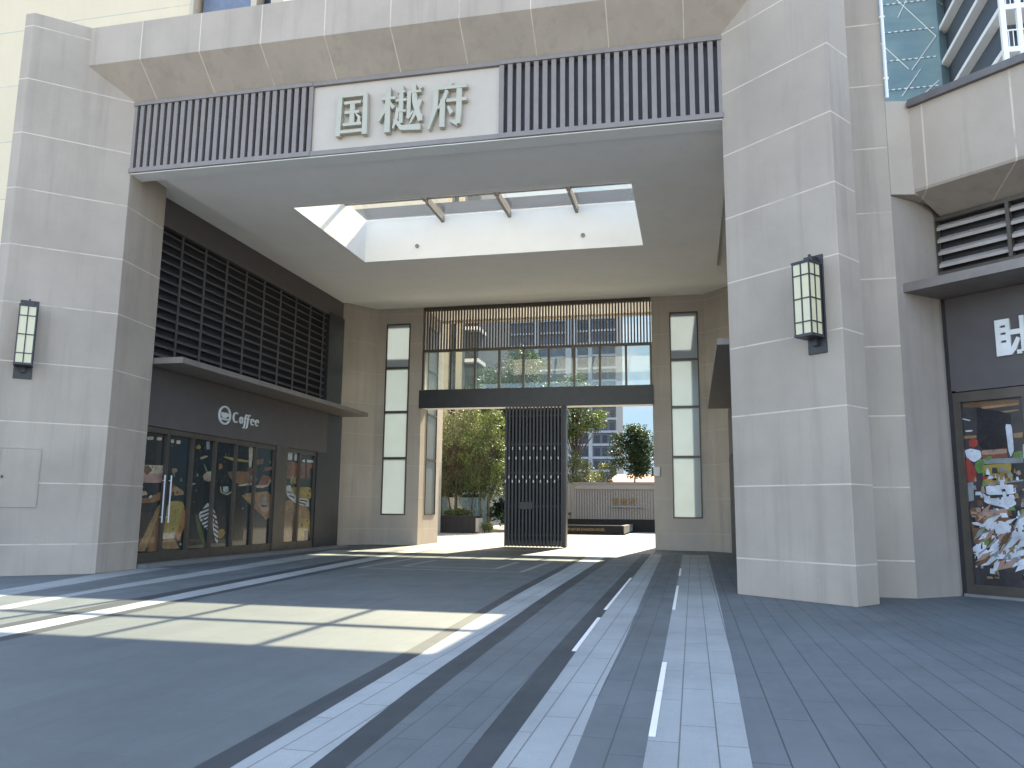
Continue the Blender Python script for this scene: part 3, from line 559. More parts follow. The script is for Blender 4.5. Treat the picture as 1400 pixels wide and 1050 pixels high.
# access panel on left pillar
aL = math.radians(42.0); tL = Vector((-math.cos(aL), -math.sin(aL), 0)); tL = Vector((-15.6+13.8, 15.13-16.75, 0)).normalized(); nL = Vector((tL.y, -tL.x, 0))
if nL.y > 0: nL = -nL
tR = Vector((2.72-.82, 15.09-16.75, 0)).normalized(); nR = Vector((tR.y, -tR.x, 0))
if nR.y > 0: nR = -nR
def frame(o, t_, n_):   # local (s along wall, d out of wall, z) -> world
    return lambda s, d, z: (o[0]+t_.x*s+n_.x*d, o[1]+t_.y*s+n_.y*d, z)
FL = frame((-13.8, 16.75), tL, nL); FR = frame((.82, 16.75), tR, nR)
mb = MB(); mb.box(1.36, 2.15, -.01, .012, 1.56, 2.88, X=FL); 
ap = thing('access_panel', 'flush grey access hatch below the lantern on the pillar before the coffee shopfront', 'access panel', FL(1.75, 0, 1.56))
mb.build('panel', 'stonep', ap)
mb = MB()
for b in ((1.34, 1.36, 1.54, 2.9), (2.15, 2.17, 1.54, 2.9), (1.36, 2.15, 1.54, 1.56), (1.36, 2.15, 2.88, 2.9)): mb.box(b[0], b[1], -.01, .022, b[2], b[3], X=FL)
mb.build('panel_frame', 'stonep', ap)
mb = MB(); mb.box(2.05, 2.09, .012, .03, 2.2, 2.26, X=FL); mb.build('latch', 'dark', ap)
# ------------------------------------------------------------------ wall lamps
def lamp(F, s, label, flip):
    t_ = thing('wall_lamp', label, 'wall lamp', F(s, 0, 4.5), 'lantern wall lamps on the front pillars')
    mb = MB(); mb.box(s-.19, s+.19, -.01, .035, 4.50, 6.37, X=F); mb.build('backplate', 'dark', t_, .006)
    w_, d0, d1, z0, z1 = .17, .10, .44, 4.80, 6.16
    mb = MB(); mb.box(s-w_, s+w_, d0, d1, z0, z1, X=F); mb.build('shade', 'opal', t_)
    mb = MB(); e = .012
    def bar(s0, s1, a, b, za, zb): mb.box(s0, s1, a, b, za, zb, X=F)
    for sx in (s-w_, s, s+w_):
        bar(sx-e, sx+e, d1-e, d1+e+.002*(sx == s), z0, z1)
    for d_ in (d0, (d0+d1)/2, d1-.001):
        for sx in (s-w_, s+w_): bar(sx-e*1.02, sx+e*1.02, d_-e, d_+e, z0+.001, z1-.001)
    for z in (z0+.01, z0+.24, (z0+z1)/2, z1-.24, z1-.01):
        for sx in (s-w_, s+w_): bar(sx-.015, sx+.015, d0, d1+.014, z-.011, z+.011)
        bar(s-w_, s+w_, d1-.013, d1+.016, z-.0105, z+.0105)
    bar(s-w_-.02, s+w_+.02, d0-.02, d1+.02, z1, z1+.03); bar(s-w_-.02, s+w_+.02, d0-.02, d1+.02, z0-.03, z0)
    bar(s-.09, s+.09, .03, .2, z1+.03, z1+.16); bar(s-.02, s+.02, .12, .16, z1+.16, z1+.22); bar(s-.05, s+.05, .03, d0+.02, z0-.16, z0-.03)
    mb.build('cage', 'dark', t_)
lamp(FR, 2.02, 'black lantern lamp with cream glass panels on the pillar next to the grocery poster shop', 1)
lamp(FL, 1.88, 'black lantern lamp with cream glass panels on the pillar before the coffee shopfront', -1)
# ------------------------------------------------------------------ name sign
ns = thing('name_sign', 'pale board with three raised metal characters over the gateway', 'sign', (-6.5, 16.7, 10.1))
mb = MB(); mb.box(-8.83, -4.12, 16.80, 16.895, 10.105, 11.795); mb.build('board', 'board', ns)
T3 = lambda x, z: Vector((x, 16.64, z))
for key, xa, xb, za, zb in (('guo', -8.12, -7.33, 10.38, 11.44), ('yue', -7.04, -5.98, 10.36, 11.52), ('fu', -5.80, -4.88, 10.34, 11.50)):
    mb = MB(); han(mb, key, xa, za, xb-xa, zb-za, T3, (0, .15, 0)); mb.build('character', 'char', ns)
# ================================================================== REAR GATE
G = thing('gate_screen', 'dark steel beam with glazed transom and slatted screen across the rear opening', 'gate screen', (-6.7, 34.2, 6))
mb = MB(); mb.box(-11.97, -1.52, 34.08, 34.16, 6.07, 6.9); mb.build('beam', 'dark', G, .006)
mb = MB(); mb.box(-11.895, -1.555, 34.16, 35.05, 6.11, 6.86); mb.build('soffit_board', 'white', G)
XS = [-11.89, -10.54, -9.41, -8.29, -7.19, -6.04, -4.91, -3.79, -2.66, -1.56]
mb = MB(); mb.box(-11.89, -1.56, 34.22, 34.36, 8.66, 8.78); mb.box(-11.89, -1.56, 34.22, 34.36, 6.86, 6.93); mb.build('transom_rail', 'bronze', G)
for x in XS: mb = MB(); xx = min(max(x, -11.85), -1.6); mb.box(xx-.045, xx+.045, 34.2, 34.38, 6.93, 8.66); mb.build('mullion', 'bronze', G)
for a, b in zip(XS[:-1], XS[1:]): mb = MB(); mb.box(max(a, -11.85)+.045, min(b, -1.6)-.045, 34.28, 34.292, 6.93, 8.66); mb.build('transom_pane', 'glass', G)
mb = MB(); mb.box(-11.89, -1.56, 34.2, 34.38, 10.60, 10.768); n = 77
for i in range(n): x = -11.84+i*(10.23/(n-1)); mb.box(x-.03, x+.03, 34.22, 34.34, 8.78, 10.60)
mb.build('slat_screen', 'bronze', G)
FG = thing('folding_gate', 'black folding metal gate leaf with vertical bars standing in the rear opening', 'gate', (-6.7, 34.3, 0))
n = 17
for i in range(n):
    x = -7.93+i*.155
    mb = MB(); mb.box(x-.04, x+.04, 34.2, 34.28, .04, 6.06); mb.build('bar', 'dark', FG)
    mb = MB(); mb.box(x-.06, x+.04, 34.62, 34.70, .04, 6.06); mb.build('bar', 'dark', FG)
mb = MB(); mb.box(-5.40, -5.28, 34.18, 34.72, .03, 6.07); mb.build('end_post', 'dark', FG, .008)
for z in (5.68, 4.43, 3.17, 1.75, .52):
    mb = MB(); mb.box(-7.97, -5.40, 34.285, 34.33, z-.03, z+.03); mb.box(-7.97, -5.40, 34.57, 34.615, z-.03, z+.03); mb.build('rail', 'dark', FG)
mb = MB(); mb.box(-7.9, -5.42, 34.43, 34.47, .3, 5.9); mb.build('back_panel', 'ldark', FG)
for z, off in ((4.24, 0), (3.82, 1), (3.0, 1), (2.81, 0)):
    for i in range(8):
        x = -7.93+(2*i+off)*.155; mb = MB(); mb.box(x-.022, x+.022, 34.16, 34.199, z-.06, z+.06); mb.build('hinge_clip', 'wlet', FG)
mb = MB(); mb.box(-7.32, -6.72, 34.15, 34.198, 1.62, 1.92); mb.build('lock_plate', 'dark', FG)
wb = thing('wall_box', 'small white control box on the pier corner beside the ribbed wall view', 'control box', (-1.5, 34.2, 3.04))
mb = MB(); mb.box(-1.56, -1.30, 34.06, 34.196, 3.04, 3.42); mb.build('casing', 'white', wb, .01)
mb = MB(); mb.box(-1.64, -1.565, 34.1, 34.19, 3.02, 3.4); mb.build('bracket', 'dark', wb)
# ================================================================== COFFEE SHOPFRONT
POSTER = {'tan': (.30, .18, .085), 'wood': (.22, .12, .055), 'cream': (.5, .42, .3), 'rose': (.38, .24, .19), 'brown': (.16, .09, .05), 'white': (.55, .56, .52), 'yellow': (.36, .27, .07), 'orange': (.33, .16, .05), 'rust': (.22, .08, .045), 'amber': (.3, .2, .06), 'grey': (.25, .27, .28), 'petal': (.45, .33, .22), 'mint': (.33, .42, .33), 'stem': (.2, .26, .16), 'olive': (.07, .10, .045), 'dark': (.015, .02, .022),
  'pale': (.62, .65, .72), 'black': (.02, .02, .025), 'red': (.36, .05, .04), 'green': (.12, .25, .07), 'bg': (.012, .022, .027), 'bg2': (.05, .045, .05)}
for k, c in POSTER.items():
    mt, t, b = nodes('poster_'+k); P, s_ = pos(t)
    nz_ = noise(t, P, 2.2, 8, .68); col = mixc(t, ramp(t, nz_, .3, .7), tuple(x*.55 for x in c), tuple(min(1, x*1.35) for x in c)); col = mixc(t, ramp(t, noise(t, P, 11, 5, .7), .6, .72), col, (.02, .022, .022) if k not in ('pale', 'white') else (.22, .22, .2))
    t.links.new(col, b.inputs['Base Color']); b.inputs['Roughness'].default_value = .25; b.inputs['Coat Weight'].default_value = .5; b.inputs['Coat Roughness'].default_value = .03
    M['p_'+k] = mt
def poster(name, polys, bg, T, parent, bgc='bg', speck=0, seed=1):   # T(s, z, layer) -> world
    mb = MB(); cols = [bgc]; 
    mb.add([T(s, z, 0) for s, z in bg], [tuple(range(len(bg)))], 0)
    z0 = min(p[1] for p in bg); z1 = max(p[1] for p in bg); s0 = min(p[0] for p in bg); s1 = max(p[0] for p in bg)
    for k, (c, pl) in enumerate(polys):
        if c not in cols: cols.append(c)
        mb.add([T(s, z, k+1) for s, z in pl], [tuple(range(len(pl)))], cols.index(c))
    rnd = random.Random(seed); z0 = min(p[1] for p in bg); z1 = max(p[1] for p in bg); s0 = min(p[0] for p in bg); s1 = max(p[0] for p in bg); K = len(polys)+2
    for i in range(speck):                                  # small printed details
        z = z0+.1+(z1-z0-.2)*(.62*rnd.random() if name == 'grocery_poster' else rnd.random()); s = rnd.uniform(s0, s1-.15); a = rnd.uniform(.03, .13); h = rnd.uniform(.02, .12); c = rnd.choice(SPK[name])
        if c not in cols: cols.append(c)
        mb.add([T(s, z, K+i*.1), ] and [T(s, min(z, z1-.08), K+i*.1), T(s+a, min(z, z1-.08)+rnd.uniform(-.02, .02), K+i*.1), T(s+a*.8, min(z1, z+h), K+i*.1), T(s+.01, min(z1, z+h), K+i*.1)], [(0, 1, 2, 3)], cols.index(c))
    if name == 'grocery_poster':                            # heap of pale roots and leeks
        for i in range(42):
            z = rnd.uniform(z0+.22, z0+1.25); s = rnd.uniform(s0+.02, s1-.3); l = rnd.uniform(.26, .5); an = math.radians(rnd.gauss(38, 10)); wd = rnd.uniform(.03, .06); c = rnd.choice(['pale', 'pale', 'pale', 'grey', 'brown', 'rose'])
            if c not in cols: cols.append(c)
            pts = [(s, z), (s+l*.5*math.cos(an)+wd*.5, z+l*.5*math.sin(an)-wd), (s+l*math.cos(an), z+l*math.sin(an)), (s+l*.5*math.cos(an)-wd*.5, z+l*.5*math.sin(an)+wd)]
            mb.add([T(min(max(a, s0), s1), min(max(b, z0), z1), K+20+i*.1) for a, b in pts], [(0, 1, 2, 3)], cols.index(c))
    o = mb.build(name, ['p_'+c for c in cols], parent, fix=False); return o
SPK = {'coffee_poster': ['brown', 'bg2', 'stem', 'wood', 'dark', 'dark', 'olive'], 'grocery_poster': ['bg2', 'brown', 'pale', 'pale', 'green', 'tan', 'grey', 'dark', 'rose']}
CS = thing('coffee_shopfront', 'dark bronze shopfront with printed cafe pictures on its glass doors', 'shopfront', (-14.3, 24.5, 0))
mb = MB(); mb.box(-14.6, -14.22, 18.47, 29.605, 3.74, 5.35); mb.build('fascia', 'fascia', CS, .01)
mb = MB(); mb.box(-14.62, -13.1, 18.47, 31.04, 5.36, 5.50); mb.box(-14.62, -13.12, 18.47, 31.02, 5.50, 5.52); mb.build('canopy', 'canopy', CS)
mb = MB(); mb.box(-14.62, -14.57, 18.47, 29.6, 5.53, 9.5); mb.build('louvre_backing', 'ldark', CS)
mb = MB()
for i in range(14):
    z = 5.72+i*.27
    mb.slab([(-14.56, 18.48, z+.10), (-14.42, 18.48, z), (-14.42, 29.55, z), (-14.56, 29.55, z+.10)], (0, 0, .035))
mb.build('louvre_slats', 'louv', CS)
for k in range(10):
    y = 18.72+1.16*k; mb = MB(); mb.box(-14.415, -14.36, y-.018, y+.018, 5.53, 9.42); mb.build('louvre_mullion', 'louv', CS)
mb = MB(); mb.box(-14.5, -14.34, 18.47, 29.6, 9.42, 9.56); mb.build('louvre_rail', 'louv', CS)
mb = MB(); mb.box(-14.61, -14.40, 18.47, 31.03, 9.57, 10.275); mb.build('top_band', 'fascia', CS)
mb = MB(); mb.box(-14.61, -14.25, 29.61, 31.03, .101, 5.355); mb.box(-14.61, -14.33, 29.61, 31.03, 5.525, 9.56); mb.build('end_panel', 'dark', CS)
mb = MB(); mb.box(-14.6, -14.22, 25.72, 26.5, .101, 3.735); mb.build('mullion_post', 'bronze', CS, .01)
mb = MB(); mb.box(-14.6, -14.22, 28.85, 29.6, .101, 3.735); mb.build('side_panel', 'dark', CS)
SHARP = ('dark', 'grey', 'rust', 'black', 'bg')
COFS = [(c, pl if c in SHARP else chaikin(pl, 1)) for c, pl in COFFEE]
YS = [18.55, 19.74, 20.91, 22.06, 23.23, 24.43, 25.70]; YS2 = [26.52, 27.56, 28.83]
TC = lambda s, z, k: (-14.345+.00012*k, s, z)
def clipped(a, b, polys):
    out = []
    for c, pl in polys:
        def cut(pl, v, sgn):
            r_ = []
            for i in range(len(pl)):
                p, q_ = pl[i], pl[(i+1) % len(pl)]; dp, dq = sgn*(p[0]-v), sgn*(q_[0]-v)
                if dp >= 0: r_.append(p)
                if dp*dq < 0: t_ = dp/(dp-dq); r_.append((v, p[1]+(q_[1]-p[1])*t_))
            return r_
        z_ = cut(cut(pl, a, 1), b, -1)
        if len(z_) >= 3: out.append((c, [(s, min(max(z, .36), 3.58)) for s, z in z_]))
    return out
for grp in (YS, YS2):
    for i, (a, b) in enumerate(zip(grp[:-1], grp[1:])):
        d_ = bpy.data.objects.new('glass_door', None)
        mb = MB(); t_ = .055
        mb.box(-14.36, -14.26, a+.008, a+t_, .101, 3.73); mb.box(-14.36, -14.26, b-t_, b-.008, .101, 3.73); mb.box(-14.36, -14.26, a+t_, b-t_, .101, .36); mb.box(-14.36, -14.26, a+t_, b-t_, 3.58, 3.73)
        fr = mb.build('glass_door', 'bronze', CS)
        poster('coffee_poster', clipped(a+t_, b-t_, COFS), [(a+t_, .36), (b-t_, .36), (b-t_, 3.58), (a+t_, 3.58)], TC, fr, 'bg', 12, 5+int(a*10))
        if grp is YS and i in (0, 1):
            yh = b-.14 if i == 0 else a+.14
            mb = MB(); mb.tube((-14.19, yh, 1.15), (-14.19, yh, 2.45), .02); mb.tube((-14.26, yh, 1.3), (-14.19, yh, 1.3), .012); mb.tube((-14.26, yh, 2.3), (-14.19, yh, 2.3), .012); mb.build('handle', 'wlet', fr)
        bpy.data.objects.remove(d_)
# coffee sign
sg = thing('coffee_sign', 'white cup emblem and the word Coffee in raised letters on dark fascia', 'sign', (-14.2, 23.2, 4.2))
T2 = lambda y, z: Vector((-14.222, y, z))
def ell(cy_, cz, ry, rz, a0=0, a1=360, n=28): return [(cy_+ry*math.cos(math.radians(a0+(a1-a0)*i/n)), cz+rz*math.sin(math.radians(a0+(a1-a0)*i/n))) for i in range(n+1)]
mb = MB()
for q in ribbon(ell(22.3, 4.42, .30, .27), .05): mb.slab([T2(*p) for p in q], (.05, 0, 0))
mb.slab([T2(*p) for p in [(22.10, 4.50), (22.42, 4.50), (22.40, 4.40), (22.36, 4.34), (22.18, 4.34), (22.12, 4.40)]], (.05, 0, 0))
for q in ribbon(ell(22.42, 4.44, .07, .045, -90, 90, 8), .025): mb.slab([T2(*p) for p in q], (.049, 0, 0))
mb.slab([T2(*p) for p in [(22.06, 4.32), (22.48, 4.32), (22.42, 4.27), (22.14, 4.27)]], (.05, 0, 0))
mb.build('cup_emblem', 'wlet', sg)
LT = [('letter_c', [(ell(22.93, 4.42, .14, .155, 50, 310, 18), [.035]+[.05]*4+[.062]*9+[.05]*4+[.03])]),
      ('letter_o', [(ell(23.25, 4.37, .075, .10, 0, 360, 18), .045)]),
      ('letter_f', [([(23.60, 4.56), (23.53, 4.58), (23.49, 4.50), (23.47, 4.30), (23.44, 4.16), (23.36, 4.13)], [.045, .035, .045, .055, .045, .04]), ([(23.40, 4.45), (23.60, 4.45)], .028)]),
      ('letter_f', [([(23.78, 4.57), (23.70, 4.59), (23.65, 4.50), (23.63, 4.30), (23.60, 4.16), (23.52, 4.13)], [.045, .035, .045, .055, .045, .04]), ([(23.60, 4.45), (23.76, 4.45)], .028)]),
      ('letter_e', [(ell(23.93, 4.38, .09, .10, 5, 310, 18), .042), ([(23.85, 4.38), (24.02, 4.40)], .025)]),
      ('letter_e', [(ell(24.22, 4.38, .09, .10, 5, 310, 18), .042), ([(24.14, 4.38), (24.31, 4.40)], .025)])]
for nm, strokes in LT:
    mb = MB()
    for k, (p, w_) in enumerate(strokes):
        for q in ribbon(p, [x*.68 for x in w_] if isinstance(w_, list) else w_*.68): mb.slab([T2(*a) for a in q], (.05+.001*k, 0, 0))
    mb.build(nm, 'wlet', sg)
# passage right side
RS = thing('passage_shopfront', 'dark plain shopfront with a flat canopy, opposite the coffee shop across the passage', 'shopfront', (1.4, 24.5, 0))
mb = MB(); mb.box(1.38, 1.499, 18.47, 31.0, 3.6, 5.35); mb.build('fascia', 'fascia', RS)
mb = MB(); mb.box(.63, 1.499, 18.47, 30.35, 5.36, 5.5); mb.build('canopy', 'canopy', RS)
mb = MB(); mb.box(1.42, 1.499, 18.47, 31.0, .0, 3.59); mb.build('glazing', 'wind', RS)
for k in range(11): mb = MB(); y = 18.5+1.23*k; mb.box(1.36, 1.42, y-.03, y+.03, .0, 3.59); mb.build('mullion', 'bronze', RS)
# ================================================================== RIGHT WING
WG = thing('shop_wing', 'grey stone shop wing with metal coping, louvred vent and a grocery poster door', 'shop building', (4.6, 17.04, 0))
tw = Vector((.752, -.659, 0)); nw = Vector((.659, .752, 0))
FW = lambda s, d, z: (4.6+tw.x*s+nw.x*d, 17.04+tw.y*s+nw.y*d, z)
LEN = 8.0
mb = MB(); 
def wprism(prof, s0, s1, mb):  # profile (d,z)
    n = len(prof); mb.add([FW(s0, d, z) for d, z in prof]+[FW(s1, d, z) for d, z in prof], [tuple(range(n)), tuple(range(n, 2*n))[::-1]]+[(i, n+i, n+(i+1) % n, (i+1) % n) for i in range(n)])
wprism([(0, 8.17), (.03, 8.12), (1.05, 7.83), (1.05, 9.95), (0, 9.95)], 0, LEN, mb); mb.build('parapet', 'wing', WG)
mb = MB(); mb.prism([(4.132, 16.952), (4.598, 17.035), (5.3, 17.86), (5.3, 18.43), (4.132, 18.43)], 8.07, 10.12); mb.build('return_wall', 'wing', WG)
mb = MB(); mb.box(0.004, LEN, -.10, 1.3, 9.952, 10.05, X=FW); mb.box(0.004, LEN, -.05, 1.3, 10.05, 10.13, X=FW); mb.build('coping', 'coping', WG)
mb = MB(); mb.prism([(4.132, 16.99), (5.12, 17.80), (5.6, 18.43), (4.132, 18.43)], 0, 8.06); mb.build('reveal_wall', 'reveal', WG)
mb = MB(); mb.box(-.1, LEN, 1.20, 1.4, 0, 7.82, X=FW); mb.box(.01, LEN, 1.052, 6, 7.83, 9.94, X=FW); mb.build('shop_wall', 'dark', WG)
mb = MB(); mb.box(4.9, LEN, 1.0, 1.19, 0, 6.0, X=FW); mb.build('end_wall', 'stonep', WG)
# vent
mb = MB()
for b in ((-.16, LEN, 7.74, 7.83), (-.16, LEN, 6.5, 6.62)): mb.box(b[0], b[1], 1.0, 1.12, b[2], b[3], X=FW)
for s in (-.13, 1.30, 2.8, 4.3, 5.8): mb.box(s-.035, s+.035, .985, 1.125, 6.62, 7.74, X=FW)
vf = mb.build('vent_frame', 'bronze', WG)
mb = MB()
for i in range(4):
    z = 6.72+i*.27
    mb.add([FW(s, d, zz) for s in (-.1, LEN-.1) for d, zz in ((1.03, z), (1.15, z+.13), (1.15, z+.16), (1.03, z+.07))], [(0, 1, 2, 3), (7, 6, 5, 4), (0, 4, 5, 1), (1, 5, 6, 2), (2, 6, 7, 3), (3, 7, 4, 0)])
mb.build('vent_slats', 'ventslat', WG)
mb = MB(); mb.box(-.36, LEN, -.16, 1.19, 6.03, 6.2, X=FW); mb.box(-.36, LEN, -.14, 1.19, 6.2, 6.22, X=FW); mb.build('canopy', 'canopy', WG)
mb = MB(); mb.box(-.02, 4.8, .98, 1.18, 4.08, 6.02, X=FW); mb.box(.06, 4.8, .975, 1.17, 4.055, 4.08, X=FW); mb.build('signboard', 'fascia', WG)
mb = MB(); mb.box(-.16, -.03, 1.02, 1.18, 0, 6.02, X=FW); mb.build('jamb', 'dark', WG)
def shopdoor(s0, s1, withp):
    mb = MB(); t_ = .12
    for b in ((s0, s0+t_, .06, 4.04), (s1-t_, s1, .06, 4.04), (s0+t_, s1-t_, .06, .24), (s0+t_, s1-t_, 3.84, 4.04)): mb.box(b[0], b[1], 1.0, 1.12, b[2], b[3], X=FW)
    for b in ((s0+t_, s0+t_+.02, .24, 3.84), (s1-t_-.02, s1-t_, .24, 3.84)): mb.box(b[0], b[1], .99, 1.05, b[2], b[3], X=FW)
    d_ = mb.build('glass_door', 'bronze', WG)
    if withp:
        T = lambda s, z, k: FW(s-.116, 1.07-.00012*k, z)
        a, b = s0+t_+.116, s1-t_+.116
        poster('grocery_poster', [(c, [(min(max(s, a), b), min(max(z, .25), 3.83)) for s, z in pl_]) for c, pl_ in [(c, pl if c in ('black', 'grey', 'dark', 'rust', 'yellow') else chaikin(pl, 1)) for c, pl in GROCERY]], [(a, .24), (b, .24), (b, 3.84), (a, 3.84)], T, d_, 'bg2', 150, 3)
    else:
        mb = MB(); mb.box(s0+t_, s1-t_, 1.06, 1.075, .24, 3.84, X=FW); mb.build('pane', 'wind', d_)
shopdoor(-.02, 1.40, True); shopdoor(1.42, 2.9, False); shopdoor(2.92, 4.8, False)
mb = MB(); mb.box(-.05, 4.8, .93, 1.1, 0, .055, X=FW); mb.build('threshold', 'grey', WG)
# white character on the shop fascia
ss = thing('shop_sign', 'large white block lettering on the dark fascia above the grocery poster door', 'sign', FW(1.2, .95, 4.6))
mb = MB(); d0, d1 = .93, .979
def q4(s0, s1, z0, z1): mb.box(s0, s1, d0, d1, z0, z1, X=FW)
q4(.915, 1.008, 4.66, 5.38); q4(1.106, 1.18, 4.66, 5.38)
zz = [4.66, 4.915, 4.96, 5.07, 5.115, 5.215, 5.26, 5.38]
for a_, b_ in zip(zz[::2], zz[1::2]): q4(1.008, 1.106, a_, b_)
q4(1.18, 1.52, 5.05, 5.15); q4(1.36, 1.44, 4.70, 5.05); q4(1.36, 1.44, 5.15, 5.40); q4(1.28, 1.36, 4.66, 4.74)
mb.slab([FW(1.29, d1, 5.0), FW(1.35, d1, 4.96), FW(1.27, d1, 4.76), FW(1.18, d1, 4.66), FW(1.181, d1, 4.80)], -nw*.047)
mb.build('character', 'wlet', ss)
# ================================================================== BACKGROUND BUILDINGS
# cream apartment tower behind the left pillar
T1 = thing('apartment_tower', 'tall cream rendered apartment tower rising behind the coffee shop side of the gatehouse', 'apartment tower', (-33, 34, 0))
mb = MB(); mb.box(-50, -32.95, 34.2, 52, 0, 62); mb.box(-32.95, -25.25, 34, 52, 0, 62); mb.build('wall', 'cream', T1)
mb = MB(); mb.box(-25.2, -25.0, 33.9, 34.1, 0, 62); mb.build('downpipe', 'creamp', T1)
mb = MB(); mb.box(-24.98, -16.5, 36, 52, 0, 62); mb.build('wall', 'creamp', T1)
for k in range(14):
    z = 24.2+3.2*(k-3)
    if z < 14: continue
    if k not in (4, 5): mb = MB(); mb.box(-24.9, -22.05, 34.6, 34.75, z-1.0, z+8.3 if k == 3 else z+1.9); mb.build('window', 'bwind', T1)
    mb = MB(); mb.box(-22.03, -21.7, 34.5, 36, z-1.2, z+2.0); mb.build('window_jamb', 'creamp', T1)
    mb = MB(); mb.box(-21.6, -20.9, 35.1, 35.2, z-1.0, z+2.0); mb.build('window', 'wind', T1)
    mb = MB(); mb.box(-20.8, -20.05, 34.4, 36, z-1.2, z+2.0); mb.build('balcony_column', 'creamp', T1)
    mb = MB(); mb.box(-24.9, -16.5, 34.2, 36, z+2.0, z+2.2) if k not in (3, 4) else mb.box(-20, -16.5, 34.2, 36, z+2.5, z+2.8); mb.build('balcony_slab', 'creamp', T1)
    mb = MB()
    for i in range(14): x = -20+i*.25; mb.box(x, x+.03, 34.25, 34.28, z+2.2, z+3.2)
    mb.box(-20, -16.5, 34.23, 34.3, z+3.2, z+3.26); mb.build('railing', 'white', T1)
mb = MB(); mb.slab([(-20.0, 34.3, 27.3), (-18.2, 34.3, 26.2), (-18.2, 34.3, 25.8), (-20.0, 34.3, 26.9)], (0, .25, 0)); mb.build('stair_rail', 'creamp', T1)
# netted tower on the right
T2_ = thing('netted_tower', 'unfinished tower wrapped in blue green safety netting above the shop wing', 'tower', (14, 60, 0))
mb = MB(); mb.prism([(6, 60), (18.6, 60), (22.6, 63.5), (22.6, 80), (6, 80)], 0, 66); mb.build('netting', 'net', T2_)
for k in range(14):
    z = 32.6+2.3*(k-5)
    mb = MB(); mb.box(13.9, 18.3, 59.93, 59.99, z-.04, z+.04)
    mb.build('scaffold_tie', 'dash', T2_); mb = MB()
    for i in range(6):
        u_ = .1+.15*i; pass
    mb.tube((18.75, 59.98, z-.3), (22.5, 63.3, z-.3), .04, 5); mb.build('scaffold_tie', 'dash', T2_)
for a, b in (((15.0, 41), (18.4, 36.5)), ((18.4, 36.5), (16.6, 34.0)), ((14.6, 36.4), (16.4, 34.1)), ((17.2, 34.0), (15.8, 32)), ((17.2, 41), (15.9, 38.3)), ((15.0, 30), (18.4, 33))):
    mb = MB(); mb.tube((a[0], 59.95, a[1]), (b[0], 59.95, b[1]), .035, 5); mb.build('scaffold_brace', 'white', T2_)
# white balcony tower at the far right edge
T3_ = thing('balcony_tower', 'white apartment tower with stacked balconies next to the blue netted tower', 'apartment tower', (24, 50, 0))
mb = MB(); mb.box(19.3, 34, 51, 66, 0, 58); mb.build('wall', 'tgrey', T3_)
for k in range(20):
    z = 4.3+2.75*k
    mb = MB(); mb.box(18.7, 34, 49.2, 51, z-.32, z); mb.box(18.7, 19.3, 51, 66, z-.3, z); mb.build('balcony_slab', 'white', T3_)
    if 20 < z < 40:
        mb = MB()
        for i in range(30): x = 18.8+i*.25; mb.box(x, x+.04, 49.25, 49.29, z, z+1.05)
        mb.box(18.75, 26.3, 49.23, 49.31, z+1.05, z+1.12); mb.build('railing', 'white', T3_)
        for i in range(3): mb = MB(); mb.box(20+i*2.6, 22+i*2.6, 50.93, 50.99, z+.1, z+2.2); mb.build('window', 'wind', T3_)
mb = MB(); mb.box(18.72, 19.0, 49.22, 49.5, 0, 58); mb.box(19.6, 19.85, 49.22, 49.5, 0, 58); mb.build('corner_column', 'white', T3_)
# distant tower through the gate
T4 = thing('high_rise', 'distant grey high rise with pale floor bands seen through the gate', 'high rise', (-35, 185, 0))
mb = MB(); mb.box(-56, -27.2, 186.2, 205, 0, 70); mb.box(-25.8, -23.2, 185.4, 204, 0, 70); mb.box(-22.3, -16.8, 185, 204, 0, 70); mb.build('wall', 'tgrey', T4)
for x0, x1 in ((-28.6, -27.2), (-26.6, -25.8), (-23.2, -22.3), (-36.2, -35.2), (-45.6, -44.6)): mb = MB(); mb.box(x0, x1, 184.8, 187, 0, 70); mb.build('column', 'band', T4)
for k in range(20):
    z = 10.6+3.0*k-6
    mb = MB(); mb.box(-22.3, -16.75, 184.5, 185, z-.28, z+.22); mb.box(-25.75, -23.25, 184.9, 185.4, z-.25, z+.2); mb.box(-44.6, -28.6, 185.6, 186.2, z-.25, z+.2); mb.box(-56, -45.6, 185.6, 186.2, z-.25, z+.2); mb.build('floor_band', 'band', T4)
    if z < 49:
        for x0, x1, y in ((-21.9, -20.6, 184.9), (-20.0, -18.9, 184.9), (-18.3, -17.1, 184.9), (-25.5, -23.5, 185.3)):
            mb = MB(); mb.box(x0, x1, y, y+.09, z+.45, z+2.2); mb.build('window', 'wind', T4)
rb = random.Random(3)
# mid distance block on the left
T5 = thing('residential_block', 'cream columned residential block behind the feathery trees and planter box', 'apartment block', (-27, 70, 0))
mb = MB(); mb.box(-44, -19.2, 71.2, 84, 0, 34); mb.build('wall', 'tgrey', T5)
for x0, x1 in ((-23.0, -21.85), (-21.15, -20.55), (-27, -26), (-31, -30), (-35, -34)): mb = MB(); mb.box(x0, x1, 70.2, 71.3, 0, 34); mb.build('column', 'creamp', T5)
for k in range(10):
    z = 3.0+3.05*k
    mb = MB(); mb.box(-20.3, -19.0, 70.2, 73, z-.16, z+.16); mb.build('balcony_slab', 'white', T5)
    mb = MB(); mb.box(-25.9, -23.1, 71.1, 71.19, z+.5, z+2.4); mb.build('window', 'wind', T5)
    mb = MB(); mb.box(-21.8, -21.2, 71.1, 71.19, z+.5, z+2.4); mb.build('window', 'wind', T5)
    mb = MB(); mb.box(-20.3, -19.4, 71.1, 71.19, z+.4, z+2.5); mb.build('window', 'wind', T5)
